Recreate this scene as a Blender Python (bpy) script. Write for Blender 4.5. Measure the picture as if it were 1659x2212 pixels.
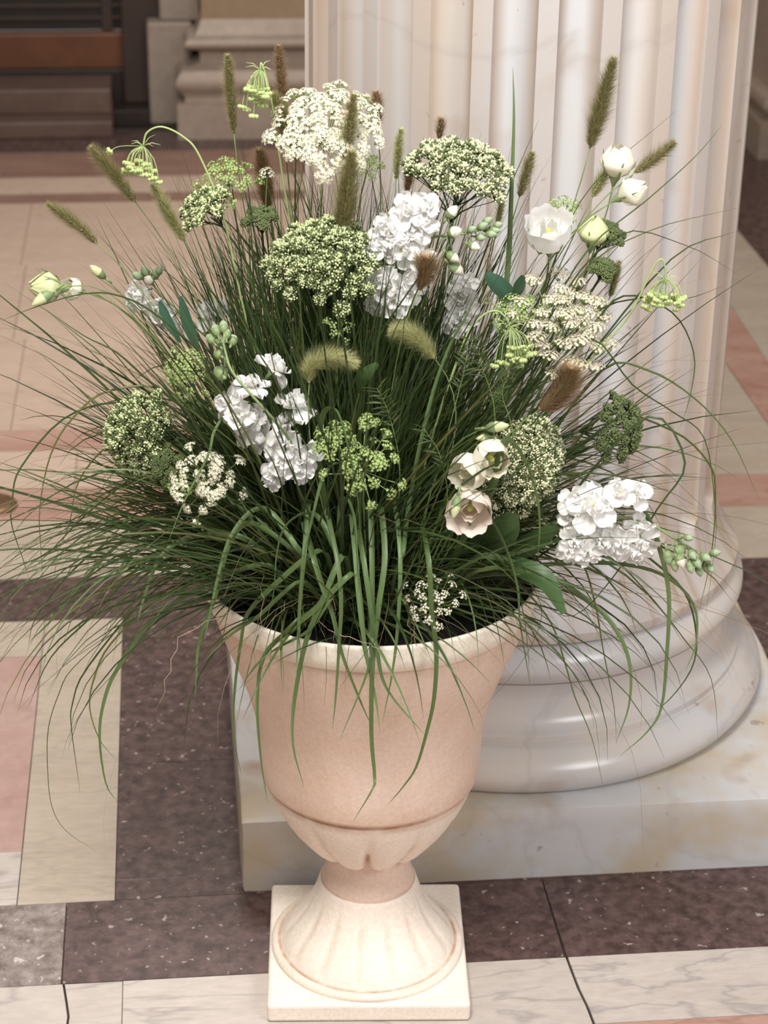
import bpy, math, random
from mathutils import Vector, Matrix, noise
R = random.Random(7)
PI = math.pi
C = bpy.context.scene.collection
for o in list(bpy.data.objects): bpy.data.objects.remove(o)

# ------------------------------------------------------------------ camera
W, H = 1659, 2212
CZ, PITCH, ROLL, FPX, PHI = 2.36286, 0.445004, 0.0154064, 4378.68, 0.108818
FWD = Vector((0, math.cos(PITCH), -math.sin(PITCH)))
_r = Vector((1, 0, 0)); _u = Vector((0, math.sin(PITCH), math.cos(PITCH)))
CR = math.cos(ROLL)*_r + math.sin(ROLL)*_u
CU = -math.sin(ROLL)*_r + math.cos(ROLL)*_u
CAM = Vector((0, 0, CZ))
cd = bpy.data.cameras.new('camera'); cam = bpy.data.objects.new('camera', cd); C.objects.link(cam)
m = Matrix.Identity(4)
for i in range(3):
    m[i][0] = CR[i]; m[i][1] = CU[i]; m[i][2] = -FWD[i]; m[i][3] = CAM[i]
cam.matrix_world = m
cd.sensor_fit = 'HORIZONTAL'; cd.sensor_width = 36; cd.lens = 36*FPX/W; cd.clip_start = .05
cd.dof.use_dof = True; cd.dof.focus_distance = 3.3; cd.dof.aperture_fstop = 7.0
bpy.context.scene.camera = cam

# ------------------------------------------------------------------ light
sc = bpy.context.scene
sc.view_settings.view_transform = 'Standard'; sc.view_settings.look = 'None'
sc.view_settings.gamma = 1; sc.view_settings.use_curve_mapping = False
sc.view_settings.exposure = 0.12
w = bpy.data.worlds.new('interior_ambient'); sc.world = w; w.use_nodes = True
bg = w.node_tree.nodes['Background']; bg.inputs[0].default_value = (1.0, .95, .90, 1); bg.inputs[1].default_value = .44
def area(name, loc, target, size, power, col):
    l = bpy.data.lights.new(name, 'AREA'); l.shape = 'DISK'; l.size = size; l.energy = power; l.color = col
    o = bpy.data.objects.new(name, l); C.objects.link(o); o.location = loc
    o.rotation_euler = (Vector(target)-Vector(loc)).to_track_quat('-Z', 'Y').to_euler()
area('ceiling_light', (-.5, 1.0, 4.4), (.1, 3.2, .5), 1.3, 185, (1.0, .965, .92))
area('window_daylight', (2.6, .6, 3.2), (.1, 3.2, .6), 1.4, 62, (.98, .98, 1.0))
area('hall_fill', (-.5, 5.9, 3.9), (-.6, 6.2, 0), 1.6, 78, (1.0, .92, .84))  # unseen lamp added to brighten the floor at back left

# ------------------------------------------------------------------ helpers
def P(px, py, Y):
    "world point seen at a photo pixel, at world depth Y"
    d = FWD + (px-W/2)/FPX*CR - (py-H/2)/FPX*CU
    return CAM + d*(Y/d.y)
ROT = Matrix.Rotation(PHI, 4, 'Z')

def srgb(r, g, b):
    f = lambda c: (c/255/12.92) if c/255 <= .04045 else ((c/255+.055)/1.055)**2.4
    return (f(r), f(g), f(b), 1)

class MB:
    def __init__(s): s.v = []; s.f = []; s.mi = []; s.col = []
    def add(s, vs, fs, mi=0):
        n = len(s.v); s.v += [tuple(v) for v in vs]
        for f in fs: s.f.append(tuple(i+n for i in f)); s.mi.append(mi)
    def merge(s, o, mtx, mi=None):
        n = len(s.v); s.v += [tuple(mtx @ Vector(v)) for v in o.v]
        for f, k in zip(o.f, o.mi): s.f.append(tuple(i+n for i in f)); s.mi.append(k if mi is None else mi)
    def mesh(s, name, mats, smooth=True, sharp=None):
        me = bpy.data.meshes.new(name); me.from_pydata(s.v, [], s.f)
        for mm in (mats if isinstance(mats, (list, tuple)) else [mats]): me.materials.append(mm)
        me.polygons.foreach_set('material_index', s.mi)
        if smooth:
            me.polygons.foreach_set('use_smooth', [True]*len(s.f))
            if sharp: me.set_sharp_from_angle(angle=math.radians(sharp))
        me.update(); return me

def link(name, me, parent=None, mtx=None):
    o = bpy.data.objects.new(name, me); C.objects.link(o)
    if parent is not None: o.parent = parent
    if mtx is not None: o.matrix_local = mtx
    return o
def tag(o, label, cat, group=None, kind=None):
    if label: o['label'] = label
    if cat: o['category'] = cat
    if group: o['group'] = group
    if kind: o['kind'] = kind
    return o
def thing(name, loc, label, cat, group=None, rz=0):
    o = bpy.data.objects.new(name, None); C.objects.link(o); o.empty_display_size = .05
    o.location = loc; o.rotation_euler = (0, 0, rz)
    return tag(o, label, cat, group)
def stuff(o, label=None): 
    o['kind'] = 'stuff'
    return o

def spline(pts, n):
    "Catmull-Rom through pts, n samples per span"
    pts = [Vector(p) for p in pts]
    if len(pts) == 2: return [pts[0].lerp(pts[1], i/n) for i in range(n+1)]
    q = [pts[0]*2-pts[1]] + pts + [pts[-1]*2-pts[-2]]; out = []
    for i in range(1, len(q)-2):
        a, b, c, d = q[i-1:i+3]
        for k in range(n):
            t = k/n
            out.append(.5*((2*b)+(c-a)*t+(2*a-5*b+4*c-d)*t*t+(3*b-a-3*c+d)*t**3))
    out.append(pts[-1]); return out

def tube(mb, pts, rad, sides=6, mi=0, cap=True):
    pts = [Vector(p) for p in pts]; n = len(pts); rings = []
    up = Vector((.123, .91, .37)).normalized()
    for i, p in enumerate(pts):
        t = (pts[min(i+1, n-1)]-pts[max(i-1, 0)])
        t = t.normalized() if t.length > 1e-9 else Vector((0, 0, 1))
        x = up.cross(t)
        if x.length < 1e-3: x = Vector((1, 0, 0)).cross(t)
        x.normalize(); y = t.cross(x); up = y if False else up
        r = rad(i/(n-1)) if callable(rad) else rad
        rings.append([p+(x*math.cos(a)+y*math.sin(a))*r for a in [2*PI*k/sides for k in range(sides)]])
    vs = [v for r_ in rings for v in r_]; fs = []
    for i in range(n-1):
        for k in range(sides):
            a = i*sides+k; b = i*sides+(k+1) % sides
            fs.append((a, b, b+sides, a+sides))
    if cap: fs.append(tuple(range(sides))[::-1]); fs.append(tuple((n-1)*sides+k for k in range(sides)))
    mb.add(vs, fs, mi)

def ball(mb, c, r, mi=0, seg=6, rings=4, sz=1.0, axis=None):
    c = Vector(c); q = (axis.to_track_quat('Z', 'Y') if axis else None)
    vs = []
    def pt(v):
        v = Vector(v)
        if q: v = q @ v
        return c+v
    vs.append(pt((0, 0, r*sz)))
    for i in range(1, rings):
        a = PI*i/rings
        for k in range(seg):
            b = 2*PI*k/seg
            vs.append(pt((r*math.sin(a)*math.cos(b), r*math.sin(a)*math.sin(b), r*sz*math.cos(a))))
    vs.append(pt((0, 0, -r*sz))); fs = []
    for k in range(seg): fs.append((0, 1+k, 1+(k+1) % seg))
    for i in range(rings-2):
        for k in range(seg):
            a = 1+i*seg+k; b = 1+i*seg+(k+1) % seg
            fs.append((a, a+seg, b+seg, b))
    l = len(vs)-1; s0 = 1+(rings-2)*seg
    for k in range(seg): fs.append((l, s0+(k+1) % seg, s0+k))
    mb.add(vs, fs, mi)

def frame(loc, zdir, spin=0, s=1.0):
    zdir = Vector(zdir).normalized()
    q = zdir.to_track_quat('Z', 'Y')
    return Matrix.Translation(loc) @ q.to_matrix().to_4x4() @ Matrix.Rotation(spin, 4, 'Z') @ Matrix.Scale(s, 4)

# ------------------------------------------------------------------ materials
def newmat(name):
    mt = bpy.data.materials.new(name); mt.use_nodes = True
    nt = mt.node_tree; b = nt.nodes['Principled BSDF']; return mt, nt, b
def nd(nt, t, **k):
    n = nt.nodes.new(t)
    for a, v in k.items():
        if a.startswith('_'): n.inputs[a[1:].replace('_', ' ')].default_value = v
        else: setattr(n, a, v)
    return n
def ramp(nt, stops):
    n = nt.nodes.new('ShaderNodeValToRGB'); e = n.color_ramp.elements
    while len(e) > 1: e.remove(e[-1])
    e[0].position, e[0].color = stops[0]
    for p_, c_ in stops[1:]:
        x = e.new(p_); x.color = c_
    return n
def mixc(nt, f, a, b, mode='MIX'):
    n = nt.nodes.new('ShaderNodeMix'); n.data_type = 'RGBA'; n.blend_type = mode
    for s, v in ((0, f), (6, a), (7, b)):
        if isinstance(v, (int, float, tuple)): n.inputs[s].default_value = v
        else: nt.links.new(v, n.inputs[s])
    return n.outputs[2]
def mapping(nt, scale=(1, 1, 1), rot=(0, 0, 0), rnd=False):
    tc = nd(nt, 'ShaderNodeTexCoord'); mp = nd(nt, 'ShaderNodeMapping')
    mp.inputs['Scale'].default_value = scale; mp.inputs['Rotation'].default_value = rot
    nt.links.new(tc.outputs['Object'], mp.inputs[0])
    if rnd:
        oi = nd(nt, 'ShaderNodeObjectInfo'); ml = nd(nt, 'ShaderNodeMath', operation='MULTIPLY'); ml.inputs[1].default_value = 37
        nt.links.new(oi.outputs['Random'], ml.inputs[0]); nt.links.new(ml.outputs[0], mp.inputs['Location'])
    return mp.outputs[0]
def noi(nt, vec, scale, detail=4, rough=.55, dist=0):
    n = nd(nt, 'ShaderNodeTexNoise'); n.inputs['Scale'].default_value = scale; n.inputs['Detail'].default_value = detail
    n.inputs['Roughness'].default_value = rough; n.inputs['Distortion'].default_value = dist
    nt.links.new(vec, n.inputs['Vector']); return n.outputs['Fac']

def bump(nt, b, h, strength=.2, dist=.002):
    n = nd(nt, 'ShaderNodeBump'); n.inputs['Strength'].default_value = strength; n.inputs['Distance'].default_value = dist
    nt.links.new(h, n.inputs['Height']); nt.links.new(n.outputs[0], b.inputs['Normal'])

def marble(name, base, alt, vein, vs=2.2, vamt=.6, rough=.3, stretch=(1, 1, 1), spots=None, rnd=True, rot=(0, 0, 0), fine=22, dist=.5, vw=.02):
    mt, nt, b = newmat(name); v = mapping(nt, stretch, rot, rnd)
    n1 = noi(nt, v, vs, 5, .6, dist*.5)
    r1 = ramp(nt, [(.35, base), (.68, alt)]); nt.links.new(n1, r1.inputs[0])
    n2 = noi(nt, v, vs*.8, 4, .55, dist)
    r2 = ramp(nt, [(.5-vw, (0, 0, 0, 1)), (.5, (vamt, vamt, vamt, 1)), (.5+vw, (0, 0, 0, 1))]); nt.links.new(n2, r2.inputs[0])
    c = mixc(nt, r2.outputs[0], r1.outputs[0], vein)
    n3 = noi(nt, v, fine, 5, .7)
    r3 = ramp(nt, [(.3, (.86, .86, .86, 1)), (.7, (1.08, 1.08, 1.08, 1))]); nt.links.new(n3, r3.inputs[0])
    c = mixc(nt, 1.0, c, r3.outputs[0], 'MULTIPLY')
    if spots:
        n4 = noi(nt, v, spots[1], 3, .5); r4 = ramp(nt, [(spots[2], (0, 0, 0, 1)), (spots[2]+.06, (spots[3],)*3+(1,))])
        nt.links.new(n4, r4.inputs[0]); c = mixc(nt, r4.outputs[0], c, spots[0])
    nt.links.new(c, b.inputs['Base Color']); b.inputs['Roughness'].default_value = rough
    bump(nt, b, n3, .12, .001)
    return mt

M = {}
M['dark'] = marble('dark_red_marble', srgb(62, 44, 41), srgb(104, 82, 78), srgb(140, 122, 118), 38, .0, .34, spots=(srgb(172, 158, 154), 60, .655, .8), fine=120, dist=.2, vw=.03)
M['darklight'] = marble('speckled_brown_marble', srgb(108, 94, 88), srgb(160, 148, 142), srgb(200, 190, 185), 30, .2, .34, spots=(srgb(205, 196, 190), 45, .64, .8), fine=90)
M['cream'] = marble('cream_veined_marble', srgb(178, 164, 148), srgb(188, 176, 160), srgb(150, 140, 132), 2.2, .3, .38, stretch=(1, 3.2, 1), rot=(0, 0, .15), fine=30)
M['grey'] = marble('pale_grey_marble', srgb(188, 178, 170), srgb(197, 188, 180), srgb(140, 132, 134), 2.6, .5, .38, stretch=(.8, 2.6, 1), rot=(0, 0, .1), fine=30)
M['pale'] = marble('pale_pinkish_limestone', srgb(192, 168, 150), srgb(199, 178, 161), srgb(178, 156, 142), 1.5, .4, .5, stretch=(1, 3, 1))
M['pink'] = marble('pink_marble', srgb(172, 132, 118), srgb(186, 152, 138), srgb(150, 104, 92), 3, .5, .4, stretch=(1, 3, 1))
M['pink2'] = marble('dusty_rose_marble', srgb(176, 142, 134), srgb(184, 158, 148), srgb(168, 132, 122), 2.5, .4, .4)
M['mauve'] = marble('brownish_pink_marble', srgb(136, 104, 90), srgb(152, 122, 108), srgb(128, 98, 88), 3, .5, .45, stretch=(1, 3, 1))
M['grout'] = marble('dark_joint_mortar', srgb(52, 42, 38), srgb(70, 60, 54), srgb(40, 34, 30), 20, .3, .9)

def column_mat(name, warm, rough, stain=.8, vert=True):
    mt, nt, b = newmat(name)
    v = mapping(nt, (1, 1, .12) if vert else (1, 1, 1)); v2 = mapping(nt)
    n1 = noi(nt, v, 5, 4, .55); r1 = ramp(nt, [(.42, srgb(200, 199, 200)), (.62, warm)]); nt.links.new(n1, r1.inputs[0])
    n2 = noi(nt, v2, 1.6, 5, .55, .5); r2 = ramp(nt, [(.485, (0, 0, 0, 1)), (.5, (.22, .22, .22, 1)), (.52, (0, 0, 0, 1))]); nt.links.new(n2, r2.inputs[0])
    c = mixc(nt, r2.outputs[0], r1.outputs[0], srgb(160, 154, 152))
    n3 = noi(nt, v2, 6, 3, .5); r3 = ramp(nt, [(.62, (0, 0, 0, 1)), (.76, (stain,)*3+(1,))]); nt.links.new(n3, r3.inputs[0])
    c = mixc(nt, r3.outputs[0], c, srgb(172, 152, 136))
    n5 = noi(nt, v2, 26, 3, .6); r5 = ramp(nt, [(.68, (0, 0, 0, 1)), (.74, (.6, .6, .6, 1))]); nt.links.new(n5, r5.inputs[0])
    c = mixc(nt, r5.outputs[0], c, srgb(140, 122, 108))
    at = nd(nt, 'ShaderNodeAttribute', attribute_name='patina_shade'); 
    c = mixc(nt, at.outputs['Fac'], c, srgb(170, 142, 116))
    nt.links.new(c, b.inputs['Base Color']); b.inputs['Roughness'].default_value = rough
    bump(nt, b, noi(nt, v2, 60, 3), .08, .001)
    return mt
M['shaft'] = column_mat('fluted_shaft_marble', srgb(202, 192, 182), .42, .45)
M['base'] = column_mat('polished_base_marble', srgb(210, 202, 194), .24, .55, False)
M['plinth'] = column_mat('worn_plinth_marble', srgb(192, 178, 156), .45, 1.0, False)

def urn_mat(name, a, bcol, rough=.55):
    mt, nt, b = newmat(name); v = mapping(nt)
    n1 = noi(nt, v, 9, 5, .6); r1 = ramp(nt, [(.35, a), (.65, bcol)]); nt.links.new(n1, r1.inputs[0])
    n2 = noi(nt, v, 150, 3, .6); r2 = ramp(nt, [(.3, (.90, .89, .88, 1)), (.7, (1.05, 1.05, 1.05, 1))]); nt.links.new(n2, r2.inputs[0])
    c = mixc(nt, 1.0, r1.outputs[0], r2.outputs[0], 'MULTIPLY')
    at = nd(nt, 'ShaderNodeAttribute', attribute_name='patina_shade')
    n3 = noi(nt, v, 30, 3, .6); mm = nd(nt, 'ShaderNodeMath', operation='MULTIPLY'); r3 = ramp(nt, [(.25, (.3, .3, .3, 1)), (.65, (1, 1, 1, 1))])
    nt.links.new(n3, r3.inputs[0]); nt.links.new(at.outputs['Fac'], mm.inputs[0]); nt.links.new(r3.outputs[0], mm.inputs[1])
    c = mixc(nt, mm.outputs[0], c, srgb(176, 132, 98))
    nt.links.new(c, b.inputs['Base Color']); b.inputs['Roughness'].default_value = rough
    bump(nt, b, n2, .1, .0006); return mt
M['urn'] = urn_mat('peach_cast_stone', srgb(224, 199, 180), srgb(231, 210, 195))
M['urnpale'] = urn_mat('ivory_cast_stone', srgb(246, 238, 222), srgb(248, 241, 228))
M['urnfoot'] = urn_mat('brightened_cast_stone', srgb(243, 232, 218), srgb(246, 237, 225))  # paler than the bowl: top light on foot and plinth put into the colour

def simple(name, col, rough=.6, var=.15, scale=20, trans=0, metallic=0, spec=.5):
    mt, nt, b = newmat(name); v = mapping(nt)
    n = noi(nt, v, scale, 3); lo = tuple(c*(1-var) for c in col[:3])+(1,); hi = tuple(min(1, c*(1+var)) for c in col[:3])+(1,)
    r_ = ramp(nt, [(.3, lo), (.7, hi)]); nt.links.new(n, r_.inputs[0]); nt.links.new(r_.outputs[0], b.inputs['Base Color'])
    b.inputs['Roughness'].default_value = rough; b.inputs['Metallic'].default_value = metallic; b.inputs['Specular IOR Level'].default_value = spec
    if trans:
        t = nd(nt, 'ShaderNodeBsdfTranslucent'); ms = nd(nt, 'ShaderNodeMixShader'); ms.inputs[0].default_value = trans
        nt.links.new(r_.outputs[0], t.inputs[0]); nt.links.new(b.outputs[0], ms.inputs[1]); nt.links.new(t.outputs[0], ms.inputs[2])
        nt.links.new(ms.outputs[0], nt.nodes['Material Output'].inputs[0])
    return mt
def blade_mat(name, cols, rough=.42):
    mt, nt, b = newmat(name)
    g = nd(nt, 'ShaderNodeNewGeometry'); oi = nd(nt, 'ShaderNodeObjectInfo'); ad = nd(nt, 'ShaderNodeMath', operation='ADD'); fr = nd(nt, 'ShaderNodeMath', operation='FRACT')
    nt.links.new(g.outputs['Random Per Island'], ad.inputs[0]); nt.links.new(oi.outputs['Random'], ad.inputs[1]); nt.links.new(ad.outputs[0], fr.inputs[0])
    r_ = ramp(nt, [(i/(len(cols)-1), c) for i, c in enumerate(cols)]); nt.links.new(fr.outputs[0], r_.inputs[0])
    nt.links.new(r_.outputs[0], b.inputs['Base Color']); b.inputs['Roughness'].default_value = rough
    t = nd(nt, 'ShaderNodeBsdfTranslucent'); ms = nd(nt, 'ShaderNodeMixShader'); ms.inputs[0].default_value = .25
    nt.links.new(r_.outputs[0], t.inputs[0]); nt.links.new(b.outputs[0], ms.inputs[1]); nt.links.new(t.outputs[0], ms.inputs[2])
    nt.links.new(ms.outputs[0], nt.nodes['Material Output'].inputs[0]); return mt
M['grass'] = blade_mat('grass_blades', [srgb(66, 84, 44), srgb(80, 98, 52), srgb(58, 76, 44), srgb(94, 108, 58), srgb(70, 94, 58), srgb(116, 114, 64)])
M['grassdeep'] = blade_mat('deep_green_grass', [srgb(48, 66, 36), srgb(60, 80, 42), srgb(44, 62, 38), srgb(68, 86, 46), srgb(84, 92, 48)])
M['grassfront'] = blade_mat('front_grass', [srgb(104, 128, 80), srgb(92, 114, 66), srgb(116, 138, 92), srgb(88, 108, 62)])
M['hair'] = blade_mat('dry_grass_hairs', [srgb(120, 112, 80), srgb(104, 92, 70), srgb(138, 120, 96), srgb(90, 96, 60)])
M['tendril'] = simple('pale_dry_tendril', srgb(176, 150, 124), .7)
M['stem'] = simple('green_stem', srgb(112, 132, 76), .5, .2)
M['stemlight'] = simple('light_green_stem', srgb(162, 180, 118), .5, .12)
M['stemdark'] = simple('dark_green_stem', srgb(58, 76, 44), .55, .2)
M['calyx'] = simple('green_calyx', srgb(128, 146, 100), .5, .2)
M['sage'] = simple('sage_green_bud', srgb(150, 168, 134), .6, .2, 60)
M['white'] = simple('white_petal', srgb(250, 249, 247), .6, .01, 40, .3)
M['ivory'] = simple('ivory_petal', srgb(248, 244, 228), .55, .02, 40, .3)
M['blush'] = simple('blush_white_petal', srgb(248, 236, 226), .55, .02, 40, .3)
M['limepetal'] = simple('lime_white_bud_petal', srgb(222, 228, 178), .5, .06, 30, .25)
M['heart'] = simple('yellow_green_flower_heart', srgb(188, 196, 96), .6, .1)
M['lace'] = simple('cream_lace_floret', srgb(240, 236, 214), .6, .04, 60, .2)
M['lacewarm'] = simple('warm_cream_floret', srgb(238, 228, 206), .6, .05, 60, .2)
M['lime'] = simple('lime_green_floret', srgb(198, 214, 146), .55, .1, 60, .2)
M['greenfl'] = simple('green_umbel_floret', srgb(176, 198, 124), .55, .12, 60, .15)
M['budtip'] = simple('pale_green_bud', srgb(200, 208, 160), .6, .12, 80)
M['budtip2'] = simple('cream_bud', srgb(214, 214, 178), .6, .1, 80)
M['buddark'] = simple('dark_unopened_bud', srgb(96, 108, 66), .6, .2, 80)
M['budstalk'] = simple('dark_bud_stalk', srgb(74, 98, 52), .6, .2, 80)
M['bristle'] = blade_mat('plume_bristles', [srgb(172, 166, 118), srgb(156, 150, 102), srgb(186, 178, 134)], .6)
M['bristlebrown'] = blade_mat('brown_plume_bristles', [srgb(172, 144, 108), srgb(156, 130, 96), srgb(182, 156, 122)], .6)
M['bristlepale'] = blade_mat('pale_plume_bristles', [srgb(206, 206, 156), srgb(190, 192, 136), srgb(216, 214, 170)], .6)
M['core'] = simple('plume_core', srgb(138, 136, 86), .7, .25, 200)
M['leaf'] = simple('green_leaf', srgb(74, 102, 58), .45, .2, 12, .15)
M['leafblue'] = simple('bluish_leaf', srgb(66, 104, 84), .45, .15, 12, .1)
M['soil'] = marble('dark_potting_soil', srgb(22, 16, 13), srgb(34, 26, 20), srgb(14, 10, 8), 30, .4, .95, fine=120)
M['liner'] = simple('black_liner', srgb(26, 22, 22), .5)
M['wood'] = simple('orange_brown_wood', srgb(94, 54, 29), .45, .2, 6)
M['wooddark'] = simple('dark_stained_wood', srgb(32, 21, 16), .5, .25, 6)
M['woodmid'] = simple('brown_wood', srgb(50, 35, 27), .5, .2, 6)
M['wall'] = marble('beige_wall_stone', srgb(140, 119, 94), srgb(150, 129, 104), srgb(150, 130, 110), 1.5, .3, .6)
M['wallpale'] = marble('pale_moulding_stone', srgb(150, 133, 120), srgb(162, 147, 133), srgb(150, 138, 128), 2, .4, .5)
M['jamb'] = marble('grey_jamb_stone', srgb(136, 123, 112), srgb(148, 135, 124), srgb(140, 128, 120), 2, .4, .5)
M['step'] = marble('brownish_step_stone', srgb(88, 68, 58), srgb(100, 80, 70), srgb(104, 86, 78), 2, .4, .5)
M['brass'] = simple('tarnished_brass', srgb(120, 92, 62), .4, .2, 20, metallic=.5)

# ------------------------------------------------------------------ floor
FL = 0
def poly_slab(pts, top, th, bev=.0012):
    mb = MB(); n = len(pts); c = Vector((sum(p[0] for p in pts)/n, sum(p[1] for p in pts)/n))
    ins = [(c+(Vector(p)-c)*(1-bev/max(.02, (Vector(p)-c).length))) for p in pts]
    vs = [(p[0], p[1], top-th) for p in pts]+[(p[0], p[1], top-bev*.6) for p in pts]+[(p[0], p[1], top) for p in ins]
    fs = [tuple(range(n))[::-1], tuple(range(2*n, 3*n))]
    for l in (0, n):
        for k in range(n): fs.append((l+k, l+(k+1) % n, l+n+(k+1) % n, l+n+k))
    mb.add(vs, fs); return mb
floor = link('floor', None)
mb = MB(); mb.add([(-4, .2, -.006), (4.5, .2, -.006), (4.5, 9.7, -.006), (-4, 9.7, -.006), (-4, .2, -.05), (4.5, .2, -.05), (4.5, 9.7, -.05), (-4, 9.7, -.05)],
                  [(0, 1, 2, 3), (7, 6, 5, 4), (0, 4, 5, 1), (1, 5, 6, 2), (2, 6, 7, 3), (3, 7, 4, 0)])
floor.data = None
bpy.data.objects.remove(floor)
floor = link('floor', mb.mesh('floor_bed', M['grout'], False)); floor['kind'] = 'structure'
floor.rotation_euler.z = PHI
MN = {'dark': 'dark_slab', 'darklight': 'speckled_slab', 'cream': 'cream_slab', 'grey': 'pale_grey_slab', 'pale': 'limestone_slab', 'pink': 'pink_slab', 'pink2': 'rose_slab', 'mauve': 'mauve_slab'}
def slab(pts, mat, g=.0009):
    n = len(pts); c = Vector((sum(p[0] for p in pts)/n, sum(p[1] for p in pts)/n))
    q = []
    for p in pts:
        d = Vector(p)-c; q.append((p[0]-math.copysign(g, d.x), p[1]-math.copysign(g, d.y)))
    o = link(MN[mat], poly_slab(q, -R.random()*.0004, .02).mesh(MN[mat], M[mat], False), floor)
    return o
def rect(x0, x1, y0, y1, mat, g=.0009): return slab([(x0, y0), (x1, y0), (x1, y1), (x0, y1)], mat, g)
def row(xs, y0, y1, mat, g=.0009):
    for a, b in zip(xs[:-1], xs[1:]):
        f = lambda Y, x: Y(x) if callable(Y) else Y
        slab([(a, f(y0, a)), (b, f(y0, b)), (b, f(y1, b)), (a, f(y1, a))], mat, g)
# rows from the camera outwards (room metres)
row([-3.5, -1.8, -.9, -.15, .693, 1.6, 2.8, 4.2], 2.2, 2.80, 'pink')
row([-3.5, -1.8, -.9, -.15, .75, 1.6, 2.8, 4.2], .3, 2.2, 'cream')
cr = [(-.2345, 2.80), (-.232, 2.83), (-.236, 2.86), (-.234, 2.90), (-.239, 2.94), (-.246, 2.99)]
slab([(-.95, 2.80)]+cr+[(-.95, 2.99)], 'grey', .0005); slab([(-.138, 2.80), (-.138, 2.99)]+[(x+.003, y) for x, y in cr[::-1]], 'grey', .0005)
row([-3.5, -2, -.95], 2.80, 2.99, 'grey')
cr2 = [(.693, 2.80), (.690, 2.85), (.684, 2.90), (.681, 2.95), (.679, 2.99)]
slab([(-.138, 2.80)]+cr2+[(-.138, 2.99)], 'grey', .0005); slab([(1.7, 2.80), (1.7, 2.99)]+[(x+.004, y) for x, y in cr2[::-1]], 'grey', .0005)
row([1.7, 2.9, 4.2], 2.80, 2.99, 'grey')
row([-1.2, -.2485], 2.99, 3.236, 'darklight'); row([-.2485, .677], 2.99, 3.236, 'dark'); slab([(.681, 2.99), (1.9, 2.99), (1.9, 3.236), (.677, 3.236)], 'dark')
row([-3.5, -2.3, -1.2], 2.99, 3.236, 'dark'); row([1.9, 3, 4.2], 2.99, 3.236, 'dark')
row([-.156, .3, .9, 1.52], 3.236, 3.3, 'dark', .0002)
rect(-.156, .13, 3.3, 3.72, 'dark', .0003); rect(-.156, .13, 3.72, 4.378, 'dark', .0003)
rect(1.25, 1.52, 3.3, 3.8, 'dark'); rect(1.25, 1.52, 3.8, 4.35, 'dark')
rect(-.343, -.156, 3.236, 4.378, 'cream')
rect(-.75, -.343, 3.236, 3.414, 'grey'); rect(-1.6, -.75, 3.236, 3.414, 'grey')
rect(-.75, -.343, 3.414, 4.203, 'pink2'); rect(-1.6, -.75, 3.414, 4.203, 'pink2')
rect(-1.6, -.343, 4.203, 4.378, 'cream')
rect(1.52, 1.71, 3.236, 4.35, 'cream'); rect(1.71, 3.2, 3.236, 4.35, 'pink2')
for x0, x1 in ((-3.5, -1.6), (3.2, 4.2)): rect(x0, x1, 3.236, 4.37, 'cream')
yA = lambda x: 4.378-.018*max(0, x+.2); yB = lambda x: 4.604-.014*max(0, x+.2)
row([-3.5, -1.5, -.47, .4, 1.35, 2.4, 4.2], yA, yB, 'dark')
yC = lambda x: 4.946-.027*(x+.5); yD = lambda x: 5.15-.023*(x+.5); yE = lambda x: 5.408; yF = lambda x: 5.561
row([-3.5, -1.2, -.25, .7, 1.75, 2.7, 4.2], yB, yC, 'cream')
row([-3.5, -1.6, -.75, .1, .9, 1.8, 4.2], yC, yD, 'pink')
row([-3.5, -1.4, -.3, .8], yD, yE, 'pale'); row([-3.5, -1.1, .8], yE, yF, 'pink')
slab([(.8, yD(.8)), (1.75, yD(1.75)), (1.75, 5.561), (.8, 5.561)], 'cream')
rect(.8, 1.75, 5.561, 6.9, 'cream'); rect(.8, 1.75, 6.9, 8.3, 'cream')
slab([(1.75, yD(1.75)), (1.86, yD(1.86)), (1.905, 6.4), (1.95, 8.3), (1.80, 8.3), (1.752, 6.4)], 'pink')
slab([(1.86, yD(1.86)), (2.155, yD(2.155)), (2.155, 8.3), (1.95, 8.3), (1.905, 6.4)], 'cream')
slab([(2.155, yD(2.155)), (4.2, yD(4.2)), (4.2, 7.6), (2.155, 7.6)], 'dark'); rect(2.155, 4.2, 7.6, 8.76, 'dark')
for xs, y0, y1 in (([-3.5, -2.2, -1.3, -.50, .25, .8], 5.561, 6.32), ([-3.5, -1.8, -.54, .1, .8], 6.32, 7.08), ([-3.5, -2.1, -1.2, -.56, .3, .8], 7.08, 7.84)):
    row(xs, y0, y1, 'pale')
row([-3.5, -1.4, -.1, .8], 7.84, 7.97, 'mauve'); row([-3.5, -.9, .02, .8], 7.97, 8.2, 'pale'); row([-3.5, -.7, .3, .8], 8.2, 8.3, 'mauve')
row([-3.5, -1.1, -.2, .3, .8], 8.3, 8.58, 'mauve'); row([.8, 1.8, 2.155], 8.3, 8.76, 'pale')
row([-3.5, -1, .1, .8], 8.58, 8.9, 'dark')

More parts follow.
